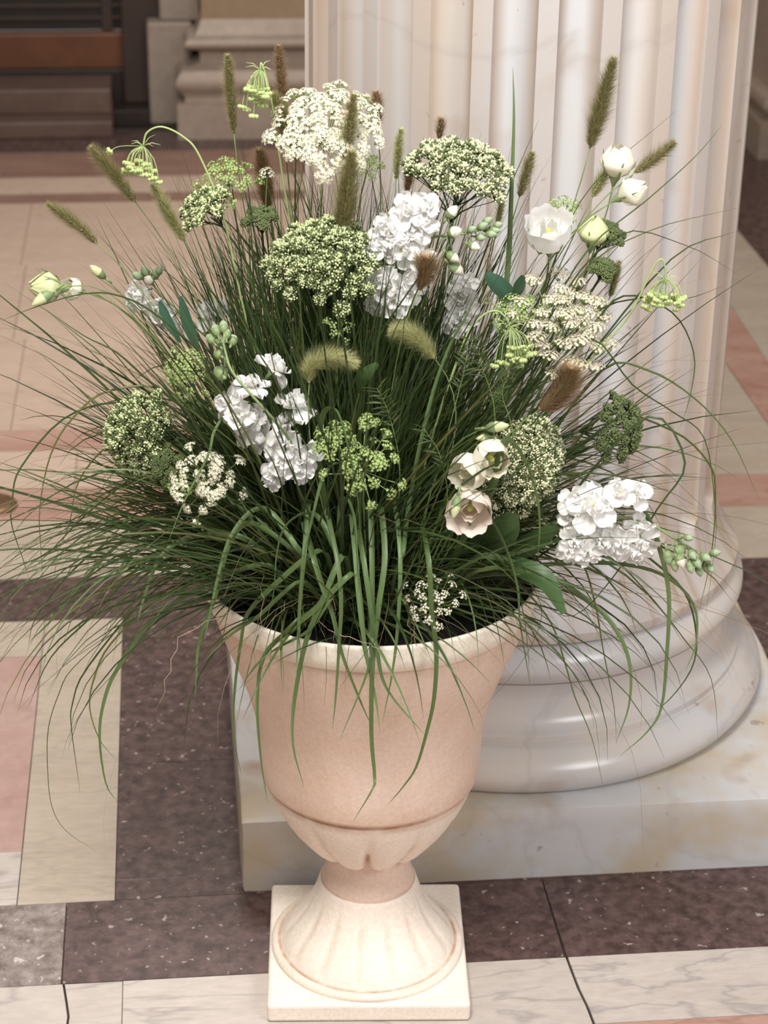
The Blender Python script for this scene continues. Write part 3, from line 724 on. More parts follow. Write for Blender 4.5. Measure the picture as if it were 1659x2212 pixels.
# the fine mass
mb = MB(); cnt = 0; tries = 0
def emit(nn, fn):
    global cnt
    c0 = 0; t0 = 0
    while c0 < nn and t0 < nn*6:
        t0 += 1; pts, wd, mi, tw = fn()
        if hits(pts): continue
        ribbon(mb, loc(pts), wd, .25, mi, twist=tw); c0 += 1
def upright():
    az = R.uniform(-PI, PI); tilt = abs(R.gauss(0, .40))
    if math.sin(az) > .2: tilt *= .6
    if math.cos(az) < -.3: tilt *= 1.15
    L = R.uniform(.42, .72)*(1 if R.random() < .75 else 1.12)
    return grow(rootpt(.18), az, tilt, L, R.uniform(.05, .55), 8, R.uniform(-.15, .15)), R.uniform(.0022, .0058), R.choice([0, 0, 1, 1, 1]), R.uniform(-1, 1)
def fan():
    left = R.random() < .55
    az = (PI if left else 0)+R.uniform(-.7, .35 if left else .1)*(-1 if left else 1)
    if left: az = PI+R.uniform(-.3, .8)
    else: az = -R.uniform(-.15, .8)
    tilt = R.uniform(.35, .9)
    return grow(rootpt(.18), az, tilt, R.uniform(.32, .56), R.uniform(.15, 1.0), 9, R.uniform(-.2, .2)), R.uniform(.0022, .0050), R.choice([0, 1, 1]), R.uniform(-1, 1)
def arching():
    az = azpick(1)
    if R.random() < .6: az = R.choice([PI+R.uniform(-.2, .9), PI+R.uniform(.1, .9), R.uniform(-.8, .2)])
    L = R.uniform(.38, .72)
    if math.sin(az) < -.7: L *= .62
    return grow(rootpt(.17), az, R.uniform(.6, 1.25), L, R.uniform(1.0, 2.2), 12, R.uniform(-.4, .4)), R.uniform(.0026, .0055), R.choice([0, 0, 1]), R.uniform(-1, 1)
def short():
    az = R.uniform(-PI, 0) if R.random() < .8 else R.uniform(-PI, PI)
    return grow(rootpt(.13), az, R.uniform(.3, 1.15), R.uniform(.16, .34), R.uniform(.4, 1.4), 7, R.uniform(-.3, .3)), R.uniform(.003, .0065), R.choice([0, 1, 1]), R.uniform(-1, 1)
emit(2050, upright); emit(850, fan); emit(210, arching); emit(620, short)
stuff(link('fine_blades', mb.mesh('fine_blades', [M['grass'], M['grassdeep']], True), grass))
mb = MB()
def hair():
    az = azpick(1)
    if R.random() < .5: az = R.choice([PI+R.uniform(-.4, .8), R.uniform(-.8, .2)])
    L = R.uniform(.5, .92)
    if math.sin(az) < -.6: L *= .6
    return grow(rootpt(.17), az, R.uniform(.35, 1.3), L, R.uniform(.6, 2.3), 13, R.uniform(-.6, .6), wig=.04), R.uniform(.0009, .0014), 0, 0
emit(120, hair)
def curl():
    az = R.uniform(-PI, PI)
    return grow(rootpt(.2)+Vector((0, 0, .02)), az, R.uniform(.6, 1.4), R.uniform(.2, .5), R.uniform(.5, 2.0), 22, R.uniform(-1.5, 1.5), wig=.42), .0011, 1, 0
emit(90, curl)
stuff(link('dry_hairs', mb.mesh('dry_hairs', [M['hair'], M['tendril']], True), grass))
# short mossy base that hides the soil except at the right front
mb = MB()
def base():
    while True:
        a = R.uniform(-PI, PI); r = .235*math.sqrt(R.random())
        if -1.15 < a < .30 and r > .08 and R.random() < .96: continue
        if a < -1.1 and r > .17: continue
        break
    return grow(soilpt(r*math.cos(a), r*math.sin(a)), a+R.uniform(-.5, .5), R.uniform(.2, 1.3), R.uniform(.07, .17), R.uniform(.2, 1.2), 5), R.uniform(.002, .004), 0, 0
emit(1500, base)
stuff(link('base_tuft', mb.mesh('base_tuft', [M['grassdeep']], True), grass))

# ---------------- stems
def stem_path(pt, tdir, spread=.55):
    "curve from the soil to pt arriving along tdir"
    pt = Vector(pt); dx = max(-.16, min(.16, (pt.x-UX)*spread*.6)); dy = max(-.13, min(.13, (pt.y-UY)*spread))
    rt = soilpt(dx, dy); L = (pt-rt).length
    t = Vector(tdir).normalized()
    a = rt+Vector((dx*.5, dy*.5, L*.35)); b = pt-t*L*.30
    out = []
    for i in range(15):
        u = i/14; out.append(rt*(1-u)**3+a*3*u*(1-u)**2+b*3*u*u*(1-u)+pt*u**3)
    return out
def put(parent, pts): return [Vector(p)-parent.location for p in pts]
def add_stem(t, path, r=.0019, mat='stem', name='stem', taper=.6):
    mb = MB(); tube(mb, put(t, path), lambda u: r*(1-(1-taper)*u), 6); return link(name, mb.mesh(name, M[mat], True), t)

# ---------------- petals and florets (shared meshes)
def petal_mesh(name, mats, L, Wd, cup=.3, curl=.2, ruffle=.12, seed=0, nu=5, nv=6, base=.18, notch=0):
    rr = random.Random(seed); mb = MB(); vs = []; ph = rr.uniform(0, 6)
    for j in range(nv+1):
        v = j/nv
        wv = Wd*.5*(base+(1-base)*math.sin(PI*min(1, v*.62+.02))**.9) if v < .8 else Wd*.5*(math.sqrt(max(0, 1-((v-.62)/.40)**2))*.98+.05)
        for i in range(nu+1):
            u = i/nu*2-1
            x = wv*u; y = L*v - (notch*L*max(0, 1-abs(u)*2.2) if v > .9 else 0)
            z = cup*Wd*(u*u)*.5*(.4+.6*v)+L*curl*(-(v**2))+ruffle*Wd*math.sin(u*5+ph+v*2)*v*v*.5
            vs.append((x, y, z))
    fs = [(j*(nu+1)+i, j*(nu+1)+i+1, (j+1)*(nu+1)+i+1, (j+1)*(nu+1)+i) for j in range(nv) for i in range(nu)]
    mb.add(vs, fs); return mb.mesh(name, mats, True)
PET = [petal_mesh('petal', M['white'], .027, .026, .35, .22*(k%2), .32, k, notch=.04, nu=7, nv=7) for k in range(5)]
PETI = [petal_mesh('petal', M['white'], .019, .020, .5, -.1, .5, 10+k, notch=.04, nu=7) for k in range(4)]
mbc = MB(); ball(mbc, (0, 0, .002), .003, 0, 8, 5, 1.2); tube(mbc, [(0, 0, -.018), (0, 0, -.008), (0, 0, 0)], lambda u: .0022+.0016*u, 6, 1)
FHEART = mbc.mesh('floret', [M['heart'], M['calyx']], True)
def floret(t, pt, d, s=1.0, spin=None):
    spin = R.uniform(0, 6) if spin is None else spin
    c = link('floret', FHEART, t, frame(Vector(pt)-t.location, d, spin, s))
    for k in range(5):
        mt_ = Matrix.Rotation(k*2*PI/5+R.uniform(-.15, .15), 4, 'Z') @ Matrix.Rotation(R.uniform(-.25, .5), 4, 'X')
        link('petal', R.choice(PET), c, mt_ @ Matrix.Translation((0, .002, R.uniform(0, .002))))
    for k in range(6):
        mt_ = Matrix.Rotation(k*2*PI/6+.6+R.uniform(-.4, .4), 4, 'Z') @ Matrix.Rotation(R.uniform(.55, 1.1), 4, 'X')
        link('petal', R.choice(PETI), c, mt_ @ Matrix.Translation((0, .001, .001)))
    return c
def bud_mesh(name, mats, r, L, tip=True):
    mb = MB(); lathe(mb, [(0.0001, -L*.1), (r*.5, -L*.08), (r*.9, L*.15), (r, L*.4), (r*.75, L*.7), (r*.3, L*.92), (.0001, L)], 10)
    mb.mi = [1 if mb.v[f[0]][2] < L*.30 else 0 for f in mb.f]
    tube(mb, [(0, 0, -L*.6), (0, 0, -L*.05)], r*.25, 5, 1)
    me = mb.mesh(name, mats, True); me.flip_normals(); return me
BUDW = bud_mesh('bud', [M['ivory'], M['calyx']], .0068, .017); BUDG = bud_mesh('bud', [M['sage'], M['calyx']], .0048, .013)
TOCAM = lambda p: (CAM-Vector(p)).normalized()
def leaf_mesh(mb, pts, wd, fold=.3, mi=0, face=None):
    n = len(pts); vs = []; fs = []
    for i, p in enumerate(pts):
        t = (pts[min(i+1, n-1)]-pts[max(i-1, 0)]).normalized(); s_ = t.cross(face or Vector((0, -1, .4))).normalized(); nn = t.cross(s_)
        u = i/(n-1); w_ = wd*.5*(math.sin(PI*(u*.88+.06))**.8)
        vs += [p-s_*w_+nn*w_*fold, p-s_*w_*.5+nn*w_*fold*.3, p, p+s_*w_*.5+nn*w_*fold*.3, p+s_*w_+nn*w_*fold]
    for i in range(n-1):
        for k in range(4): a = i*5+k; fs.append((a, a+1, a+6, a+5))
    mb.add(vs, fs, mi)

def stock(label, axis_px, depth, florets, buds, fs=1.0, tipbuds=0):
    ax = [P(x, y, d) for (x, y), d in axis_px]
    t = thing('white_stock', stem_path(ax[0], ax[1]-ax[0])[0], label, 'flower', 'white stock stems')
    full = stem_path(ax[0], ax[1]-ax[0])[:-1]+spline(ax, 5)
    add_stem(t, full, .0034, 'calyx', taper=.55)
    sp = spline(ax, 8)
    for (x, y, s_) in florets:
        p = P(x, y, depth+R.uniform(-.012, .02)); near = min(sp, key=lambda q: (q-p).length)
        d = TOCAM(p)*.75+(p-near).normalized()*.65+Vector((R.uniform(-.2, .2), 0, R.uniform(-.2, .2)))
        floret(t, p, d, s_*fs)
    for (x, y, k, s_) in buds:
        p = P(x, y, depth+R.uniform(-.005, .015)); near = min(sp, key=lambda q: (q-p).length)
        d = (p-near).normalized()*.8+(sp[-1]-sp[-4]).normalized()*.8
        link('bud', BUDW if k == 'w' else BUDG, t, frame(p-t.location, d, 0, s_))
        mb = MB(); tube(mb, put(t, [near, near.lerp(p, .5)+d*.002, p-d.normalized()*.004]), .0011, 5); link('bud_stalk', mb.mesh('bud_stalk', M['calyx'], True), t)
    return t
stock('white double stock in full bloom at top centre, in front of the fluted column',
      [((860,760),2.98),((870,650),2.96),((880,560),2.95),((930,515),2.94),((1000,505),2.94),((1062,490),2.95)], 2.92,
      [(885,458,1.15),(838,500,1.05),(915,488,1),(868,540,1.05),(820,530,.9),(905,548,.95),(850,505,.9),(832,610,1.1),(880,620,1.1),(852,650,1),(818,655,.8),(905,595,.9),(890,500,.9),(920,450,.9)],
      [(968,468,'w',1.3),(972,505,'w',1.4),(1014,528,'w',1.1),(968,548,'w',1.2),(975,572,'w',1.4),(1012,498,'g',1.2),(1034,492,'g',1.4),(1045,482,'g',1.3),(1060,498,'g',1.4),(1052,506,'g',1.3),(1030,512,'g',1.2),(1068,488,'g',1.2)])
stock('white stock left of centre with bare green stem end and buds pointing up left',
      [((655,1010),2.84),((625,950),2.80),((590,905),2.77),((545,855),2.765),((500,800),2.77),((482,740),2.80)], 2.81,
      [(588,800,1.1),(545,838,1.0),(498,872,1.15),(636,882,1.2),(535,925,1.1),(575,948,1.0),(615,915,.8),(628,965,1.2),(605,1005,1.05),(660,985,1.0),(592,1030,.8),(520,895,.9),(560,900,.8),(648,1015,.8)],
      [(480,810,'w',1.7),(500,741,'w',1.2),(476,768,'w',1.2),(488,780,'g',1.2),(470,722,'g',1.6),(460,738,'g',1.5),(484,716,'g',1.6),(474,745,'g',1.6),(490,728,'g',1.3)])
stock('white stock at right, lying outward over the column base with green bud tip',
      [((1180,1150),2.84),((1250,1135),2.82),((1330,1118),2.81),((1400,1130),2.80),((1460,1165),2.80),((1528,1205),2.80)], 2.79,
      [(1278,1098,1.45),(1340,1065,.9),(1372,1068,1.0),(1238,1085,.9),(1300,1165,1.1),(1345,1170,1.05),(1385,1160,1.15),(1240,1165,1.05),(1230,1190,.8),(1270,1190,.9),(1240,1120,.9),(1380,1190,.8),(1375,1130,.8)],
      [(1468,1180,'w',1.5),(1441,1192,'g',1.7),(1455,1212,'g',1.4),(1490,1190,'g',1.4),(1500,1205,'g',1.5),(1515,1198,'g',1.5),(1524,1212,'g',1.5),(1488,1215,'g',1.4),(1508,1222,'g',1.4),(1535,1195,'g',1.3),(1530,1220,'g',1.2),(1478,1160,'g',1.2),(1466,1200,'w',1.2)])
stock('white stock half hidden in the grass just right of centre, below the tallest one',
      [((960,800),3.03),((985,720),3.03),((1000,650),3.03),((1005,600),3.03)], 3.0,
      [(995,640,1.0),(1003,675,1.0),(985,700,.8),(1008,610,.7),(992,665,.8)], [])
stock('white stock half hidden in the grass at left, beside the lime bud',
      [((500,760),3.12),((420,700),3.13),((350,640),3.13),((320,595),3.13)], 3.12,
      [(310,632,1.0),(345,660,1.0),(368,690,1.0),(290,650,.7),(455,685,1.0),(470,668,.7)], [(318,592,'g',1.6),(332,600,'g',1.6),(305,600,'g',1.5),(326,610,'w',1.2),(342,592,'g',1.3)])

# ---------------- lisianthus
LP = {}
def spoon(name, mat, h, r, amax, open_, seed):
    "petal of a cup flower: a patch of a bulging wall, rim flared by open_"
    rr = random.Random(seed); mb = MB(); vs = []; nu, nv = 8, 9; ph = rr.uniform(0, 6)
    for j in range(nv+1):
        v = j/nv; rad = r*(.12+.88*math.sin(PI*.5*min(1, v*1.25))**.8)*(1-.85*(1-open_)**2*max(0, v-.45)/.55)+r*open_*.55*max(0, (v-.55)/.45)**2
        for i in range(nu+1):
            u = i/nu*2-1; a = amax*u*(1-.25*max(0, v-.75)/.25)
            zz = h*v*(1-.07*abs(u)**3*(v > .6))-h*.22*open_*max(0, v-.7)/.3*(.5+.5*u*u)+h*.02*math.sin(u*7+ph)*v
            rw = rad*(1+.05*math.sin(u*6+ph)*v)
            vs.append((rw*math.sin(a), rw*math.cos(a)*1.0, zz))
    fs = [(j*(nu+1)+i, j*(nu+1)+i+1, (j+1)*(nu+1)+i+1, (j+1)*(nu+1)+i) for j in range(nv) for i in range(nu)]
    mb.add(vs, fs); return mb.mesh(name, mat, True)
def cupflower(t, pt, d, size, mat, open_, n=8):
    key = (mat, round(open_, 1))
    if key not in LP:
        LP[key] = [spoon('petal', M[mat], .040, .024, .85, open_, k) for k in range(3)]+[spoon('petal', M[mat], .034, .015, 1.0, open_*.5, 5+k) for k in range(2)]
    mb = MB(); lathe(mb, [(.0015, -.010), (.003, -.006), (.0062, .000), (.006, .003), (.001, .006)], 10); ball(mb, (0, 0, .020), .0035, 1, 7, 5, 1.6)
    for k in range(5):
        a = k*2*PI/5; b = Vector((math.cos(a), math.sin(a), 0)); leaf_mesh(mb, [b*.004, b*.014+Vector((0, 0, .006)), b*.019+Vector((0, 0, .018)), b*.022+Vector((0, 0, .026))], .003, face=b)
    me = mb.mesh('flower_base', [M['calyx'], M['heart']], True)
    c = link('flower_head', me, t, frame(Vector(pt)-t.location, d, R.uniform(0, 6), size))
    for k in range(n):
        inner = k >= 5
        sc_ = R.uniform(.9, 1.0) if not inner else R.uniform(.85, 1.0)
        link('petal', R.choice(LP[key][3:] if inner else LP[key][:3]), c, Matrix.Rotation(k*2*PI/5*(1 if not inner else 1.67)+.5*inner, 4, 'Z') @ Matrix.Rotation(R.uniform(-.06, .06), 4, 'X') @ Matrix.Scale(sc_, 4))
    return c
def tulipbud(t, pt, d, size, mat, name='flower_head'):
    return cupflower(t, pt, d, size, mat, 0.0, 7)
def lisi(label, px, depth, d, size, mat, open_, stemmat='stem', grp='white lisianthus blooms', towards=None, centre=True):
    p = P(*px, depth); d = Vector(d).normalized()
    base = p-d*.022*size
    path = stem_path(base, d); t = thing('white_lisianthus', path[0], label, 'flower', grp)
    add_stem(t, path, .0018, stemmat); cupflower(t, base, d, size, mat, open_, 9 if open_ > .3 else 7); return t
lisi('creamy white rounded lisianthus bud at upper right, highest of the white blooms', (1335,343), 3.02, (.1,-.1,1), 1.4, 'ivory', .1)
lisi('small white lisianthus bud at upper right, just below the highest bloom', (1371,409), 3.0, (.8,-.1,.5), 1.25, 'ivory', .0)
lisi('pale green-white lisianthus bud at right, leaning on a dark flower head', (1284,494), 3.02, (.1,-.1,.95), 1.3, 'limepetal', .0)
lisi('wide open pure white lisianthus at right, left of the pale green bud', (1185,500), 2.97, (-.1,-.5,.85), 1.8, 'white', .4)
lisi('upper right bloom of the three cream lisianthus above the urn rim', (1062,992), 2.76, (.25,-.85,-.05), 1.5, 'ivory', .25)
lisi('middle bloom of the three cream lisianthus above the urn rim', (1010,1018), 2.77, (-.5,-.75,-.15), 1.4, 'ivory', .2)
lisi('lowest, blush tinted bloom of the three lisianthus above the urn rim', (1015,1098), 2.76, (-.1,-.9,-.15), 1.65, 'blush', .4)
lisi('lime-cream lisianthus bud at far left, pointing left out of the grass', (94,620), 2.98, (-.9,-.3,.15), 1.35, 'limepetal', .0)
lisi('white lisianthus half hidden by blades, just right of the far left bud', (155,624), 3.0, (-.5,-.6,.3), .9, 'ivory', .3)
SBUD = bud_mesh('bud', [M['limepetal'], M['calyx']], .0085, .034)
for px, dp, d, sz, lb in (((1070,922), 2.77, (.9,-.3,.25), 1.0, 'slender pale green lisianthus bud above the three cream blooms'), ((985,1092), 2.735, (-.2,-.4,-.9), .95, 'narrow green lisianthus bud hanging in front of the blush bloom'),
                          ((98,640), 2.96, (-.6,-.3,-.35), 1.1, 'small lime green bud under the far left lisianthus'), ((212,588), 3.0, (-.5,-.3,.6), .9, 'pale green bud among blades at left, right of the far left lisianthus'), ((1040,945), 2.78, (-.8,-.4,.1), .7, 'small green bud beside the upper right cream bloom')):
    p = P(*px, dp); path = stem_path(p, d); t = thing('lisianthus_bud', path[0], lb, 'flower bud', 'lisianthus buds'); add_stem(t, path, .0014); link('bud', SBUD, t, frame(p-t.location-Vector(d).normalized()*.012, d, 0, sz))

# ---------------- umbels
def star_floret(mb, c, d, r, mi=0, rr=R):
    d = Vector(d).normalized(); x = d.orthogonal().normalized(); y = d.cross(x); o = rr.uniform(0, 6); vs = [Vector(c)-d*r*.25]; 
    for k in range(10):
        a = o+k*2*PI/10; q = r if k % 2 == 0 else r*.45
        vs.append(Vector(c)+(x*math.cos(a)+y*math.sin(a))*q+d*(r*.15 if k % 2 == 0 else 0))
    mb.add(vs, [(0, 1+k, 1+(k+1) % 10) for k in range(10)], mi)
def umbellet(name, mat, r, n, fr, seed, flat=.45, stalk='stemlight', ballish=False):
    rr = random.Random(seed); mb = MB()
    for k in range(n):
        a = k*2.39996+rr.uniform(-.3, .3); q = math.sqrt((k+.5)/n)
        p = Vector((q*math.cos(a)*r, q*math.sin(a)*r, r*flat*(1-q*q)+rr.uniform(-.1, .1)*r))
        d = (p+Vector((0, 0, r*.8))).normalized()
        if ballish: ball(mb, p, fr*rr.uniform(.8, 1.15), 0, 6, 4)
        else: star_floret(mb, p, d, fr*rr.uniform(.85, 1.15), 0, rr)
        h = Vector((0, 0, -r*1.0)); s_ = (p-h).cross(Vector((.3, .5, .1))).normalized()*.00035
        mb.add([h-s_, h+s_, p+s_, p-s_], [(0, 1, 2, 3)], 1)
    return mb.mesh(name, [M[mat], M[stalk]], False)
UM = {}
def umbel(label, name, hubpx, depth, d, rad, n, mat='lace', ur=.012, un=15, fr=.0034, h=None, dome=.35, raymat='stemlight', stemmat='stem', grp=None, ballish=False, ragged=.1, face=None, path=None, stemr=.0017, flat=.45, cat='flower', asym=(1, 1)):
    key = (mat, ur, un, fr, ballish)
    if key not in UM: UM[key] = [umbellet('umbellet', mat, ur, un, fr, k, flat, raymat, ballish) for k in range(3)]
    c = P(*hubpx, depth); d = Vector(d).normalized(); h = h or rad*.75
    hub = c-d*h
    path = path or stem_path(hub, d)
    t = thing(name, path[0], label, cat, grp); add_stem(t, path, stemr, stemmat, taper=.7)
    x = d.orthogonal().normalized(); y = d.cross(x); rays = MB()
    for k in range(n):
        a = k*2.39996; q = math.sqrt((k+.6)/n)*(1+R.uniform(-ragged, ragged)); 
        p = c+x*math.cos(a)*q*rad*asym[0]+y*math.sin(a)*q*rad*asym[1]-d*rad*dome*q*q+d*R.uniform(-ragged, ragged)*rad*.5
        dd = (p-hub).normalized()
        link('umbellet', R.choice(UM[key]), t, frame(p-t.location, (Vector(face)+Vector((R.uniform(-.25,.25),0,0))) if face else dd+d*.4, R.uniform(0, 6), R.uniform(.85, 1.12)))
        mid = hub.lerp(p, .5)+dd.cross(d)*0-d*0+(p-c)*.08
        tube(rays, put(t, [hub, mid, p-dd*ur*.9]), .00055, 4)
    for k in range(8):
        a = k*PI/4; b = (x*math.cos(a)+y*math.sin(a)); leaf_mesh(rays, put(t, [hub, hub+b*rad*.15-d*rad*.02, hub+b*rad*.3-d*rad*.1]), .0012, face=d)
    stuff(link('rays', rays.mesh('rays', M[raymat], True), t)); return t
G1_, G2_, G3_ = 'white lace umbels', 'green umbels', 'nodding lime green umbels'
umbel('large cream-white lace umbel at the top left of the bouquet', 'lace_flower', (712,245), 3.02, (.12,-.45,.85), .092, 56, 'lace', .0135, 26, .0040, grp=G1_, dome=.3, stemmat='stemlight', ragged=.14, asym=(1.05, .95))
umbel('layered warm cream lace umbel at right, facing sideways', 'lace_flower', (1238,690), 2.92, (.3,-.75,.45), .074, 34, 'lacewarm', .0165, 46, .0030, flat=.12, face=(.1,-.25,1), grp=G1_, dome=.5, ragged=.22, asym=(.95,1.05))
umbel('small cream lace umbel hanging over dark soil at the front rim', 'lace_flower', (932,1288), 2.76, (-.1,-.55,.8), .048, 22, 'lace', .0075, 12, .0025, grp=G1_, dome=.3, raymat='stem', ragged=.15)
umbel('white lace umbel with tiny rounded florets, low at left beside the white stock', 'lace_flower', (442,1035), 2.79, (-.1,-.8,.5), .058, 32, 'lace', .0090, 13, .0036, grp=G1_, dome=.25, raymat='stem', ragged=.38)
umbel('small lime green cluster at the left edge of the low white lace umbel', 'green_umbel', (382,1045), 2.80, (-.5,-.6,.5), .020, 8, 'lime', .0075, 8, .003, grp=G2_, raymat='stem')
umbel('small white-flecked umbel with florets at left of the grass top, beside brown plume', 'lace_flower', (578,368), 3.05, (.1,-.2,.9), .012, 5, 'lace', .006, 8, .0028, grp=G1_, raymat='stemdark')
umbel('bright green umbel at upper left, right of the nodding lime flower', 'green_umbel', (487,362), 3.03, (-.1,-.35,.9), .046, 24, 'greenfl', .0095, 14, .0026, grp=G2_, dome=.5, ragged=.25)
umbel('green umbel deep in the grass left of the white stock', 'green_umbel', (392,800), 2.88, (-.35,-.75,.4), .040, 20, 'greenfl', .0095, 14, .0026, grp=G2_, dome=.4, ragged=.2)
umbel('large branching yellow-green umbel at the front centre, right of the white stock', 'green_umbel', (790,990), 2.76, (.1,-.6,.7), .058, 26, 'greenfl', .0105, 15, .0030, grp=G2_, dome=.35, ragged=.35)
umbel('green umbel sprays left of the front centre umbel, beside white stock petals', 'green_umbel', (712,940), 2.79, (-.3,-.5,.8), .036, 14, 'greenfl', .0095, 14, .0028, grp=G2_, dome=.4, ragged=.3)
umbel('small green umbel standing up above the front centre umbel', 'green_umbel', (795,905), 2.78, (.1,-.3,.9), .016, 6, 'greenfl', .008, 12, .0026, grp=G2_)
umbel('green umbel left of the layered cream umbel, by the bluish leaf', 'green_umbel', (1110,665), 2.94, (-.1,-.6,.7), .042, 20, 'greenfl', .0095, 13, .0026, grp=G2_, dome=.4, ragged=.25)
umbel('small green umbel behind the right end of the large white lace umbel', 'green_umbel', (798,352), 3.06, (.2,-.4,.8), .026, 10, 'greenfl', .009, 13, .0026, grp=G2_)
umbel('small green umbel above the pale green lisianthus bud', 'green_umbel', (1222,440), 3.04, (0,-.4,.9), .024, 8, 'greenfl', .009, 12, .0026, grp=G2_)
umbel('small green umbel among the blades above the pale curved plume', 'green_umbel', (735,700), 2.86, (.1,-.5,.8), .026, 8, 'greenfl', .007, 8, .002, grp=G2_)

LB = None
def nodding(label, stempx, depth, fl, mat='lime', stemmat='stemlight', hubdown=True, fs=1.0):
    "stem that arches over and hangs its umbel; fl = floret cluster pixels"
    global LB
    if LB is None:
        LB = []
        for k in range(2):
            mb = MB(); rr = random.Random(k)
            for a in range(7):
                b = a*2.4; q = .0045*math.sqrt((a+.4)/7); ball(mb, (q*math.cos(b)*1.2, q*math.sin(b)*1.2, .0015*rr.random()), .0033, 0, 6, 4)
            tube(mb, [(0, 0, -.008), (0, 0, 0)], .0006, 4, 1); LB.append(mb.mesh('floret_cluster', [M[mat], M['stemlight']], True))
    sp = [P(x, y, depth) for x, y in stempx]
    full = stem_path(sp[0], sp[1]-sp[0])[:-1]+spline(sp, 6)
    t = thing('nodding_umbel', full[0], label, 'flower', G3_); add_stem(t, full, .0019, stemmat, taper=.75)
    hub = sp[-1]; mb = MB(); hd = (sp[-1]-sp[-2]).normalized()
    for (x, y) in fl:
        p = P(x, y, depth-.02+R.uniform(-.03, .02)); mid = hub.lerp(p, .45)+Vector(((p.x-hub.x)*.25, (p.y-hub.y)*.25, .006))
        pts = spline([hub, mid, p], 3); tube(mb, put(t, pts), .00065, 4)
        d = (pts[-1]-pts[-2]).normalized(); link('floret_cluster', R.choice(LB), t, frame(p-t.location, d, R.uniform(0, 6), fs*R.uniform(.85, 1.15)))
    for k in range(7):
        a = k*.9; b = Vector((math.cos(a), math.sin(a)*.6, .15+.5*math.sin(k*2.1))); e = hub+b*.022*R.uniform(.7, 1.4)
        leaf_mesh(mb, put(t, [hub, hub.lerp(e, .5)+Vector((0, 0, .003)), e-Vector((0, 0, .002))]), .0012)
    stuff(link('rays', mb.mesh('rays', M['stemlight'], True), t)); return t
def cloud(cx, cy, w_, h_, n, seed):
    rr = random.Random(seed); out = []
    while len(out) < n:
        x, y = rr.uniform(-1, 1), rr.uniform(-1, 1)
        if x*x+y*y <= 1 and all((x-a)**2+(y-b)**2 > 1.1/n for a, b in out): out.append((x, y))
    return [(cx+x*w_, cy+y*h_) for x, y in out]
nodding('nodding lime green umbel on a hooked stem at upper left', [(520,640),(480,460),(430,335),(395,295),(350,274),(318,286),(309,315)], 3.0,
        cloud(300,365,32,20,16,1)+[(330,385),(344,393),(237,327),(275,352),(322,378)])
nodding('drooping lime green umbel at the top left, beside the large white lace umbel', [(640,560),(610,380),(590,240),(578,180),(565,137),(562,150)], 3.03,
        cloud(552,200,30,18,14,2)+[(523,230),(548,250),(560,225),(578,212),(532,236),(570,228)])
nodding('nodding lime green umbel left of the layered cream umbel', [(980,800),(1010,720),(1045,680),(1075,672),(1095,690),(1101,706)], 2.90,
        cloud(1118,765,34,18,15,3)+[(1068,790),(1082,782),(1122,790),(1145,748),(1098,785),(1105,760)])
nodding('lime green umbel with bead-like florets at the far right of the bouquet', [(1290,760),(1360,680),(1410,580),(1430,560),(1438,585),(1437,602)], 2.93,
        cloud(1434,645,42,16,20,4)+[(1394,662),(1470,660),(1402,668),(1462,668)])

# ---------------- domed bud heads
DM = {}
def budcluster(mat, dark, seed, r=.011, n=24, bl=.0022):
    rr = random.Random(seed); mb = MB()
    for k in range(n):
        a = k*2.39996; q = math.sqrt((k+.5)/n); p = Vector((q*math.cos(a)*r, q*math.sin(a)*r, r*.55*(1-q*q)+rr.uniform(-.2, .25)*r))
        d = (p+Vector((0, 0, r*.9))).normalized()
        ball(mb, p, bl*.5*rr.uniform(.8, 1.3), 0 if rr.random() < .55 else 1, 5, 4, 1.7, d)
        h = Vector((0, 0, -r*.8)); s_ = (p-h).cross(Vector((.3, .5, .1))).normalized()*.00045; mb.add([h-s_, h+s_, p+s_, p-s_], [(0, 1, 2, 3)], 2)
    return mb.mesh('bud_cluster', [M[mat], M[dark], M['budstalk']], True)
def domehead(label, px, depth, d, rx, n, mat='budtip', dark='buddark', dome=.5, asym=(1, 1), cr=.0125, h=None, grp='domed bud heads', ragged=.1, nb_=44, bl=.0034):
    key = (mat, cr, nb_, bl)
    if key not in DM: DM[key] = [budcluster(mat, dark, k, cr, nb_, bl) for k in range(3)]
    c = P(*px, depth); d = Vector(d).normalized(); h = h or rx*1.25; hub = c-d*h
    path = stem_path(hub, d); t = thing('bud_head', path[0], label, 'flower', grp); add_stem(t, path, .0023, 'stemdark', taper=.8)
    x = d.cross(Vector((.05, 1, .1))).normalized(); y = d.cross(x); br = MB()
    nodes = [hub+d*h*R.uniform(.28, .42)+(x*math.cos(a)+y*math.sin(a))*rx*.34 for a in [k*PI/3.5 for k in range(7)]]+[hub+d*h*.45]
    for q_ in nodes: tube(br, put(t, [hub-d*h*.1, hub.lerp(q_, .5)+d*.001, q_]), .0013, 5)
    for k in range(n):
        a = k*2.39996; q = math.sqrt((k+.5)/n)*(1+R.uniform(-ragged, ragged))
        p = c+x*math.cos(a)*q*rx*asym[0]+y*math.sin(a)*q*rx*asym[1]+d*(rx*dome*(.5-q*q)+R.uniform(-.08, .08)*rx)
        nd_ = min(nodes, key=lambda v: (v-p).length); tube(br, put(t, [nd_, nd_.lerp(p, .5)+(p-c)*.04, p-d*cr*.5]), .0008, 4)
        link('bud_cluster', R.choice(DM[key]), t, frame(p-t.location, (p-hub).normalized()+d*.3, R.uniform(0, 6), R.uniform(.85, 1.15)))
    stuff(link('branches', br.mesh('branches', M['stemdark'], True), t)); return t
domehead('flat-topped green-white bud head on a branching dark stem, in front of the column flutes', (992,350), 3.0, (.08,-.28,.95), .082, 58, 'budtip2', asym=(1, .85), dome=.45, h=.10)
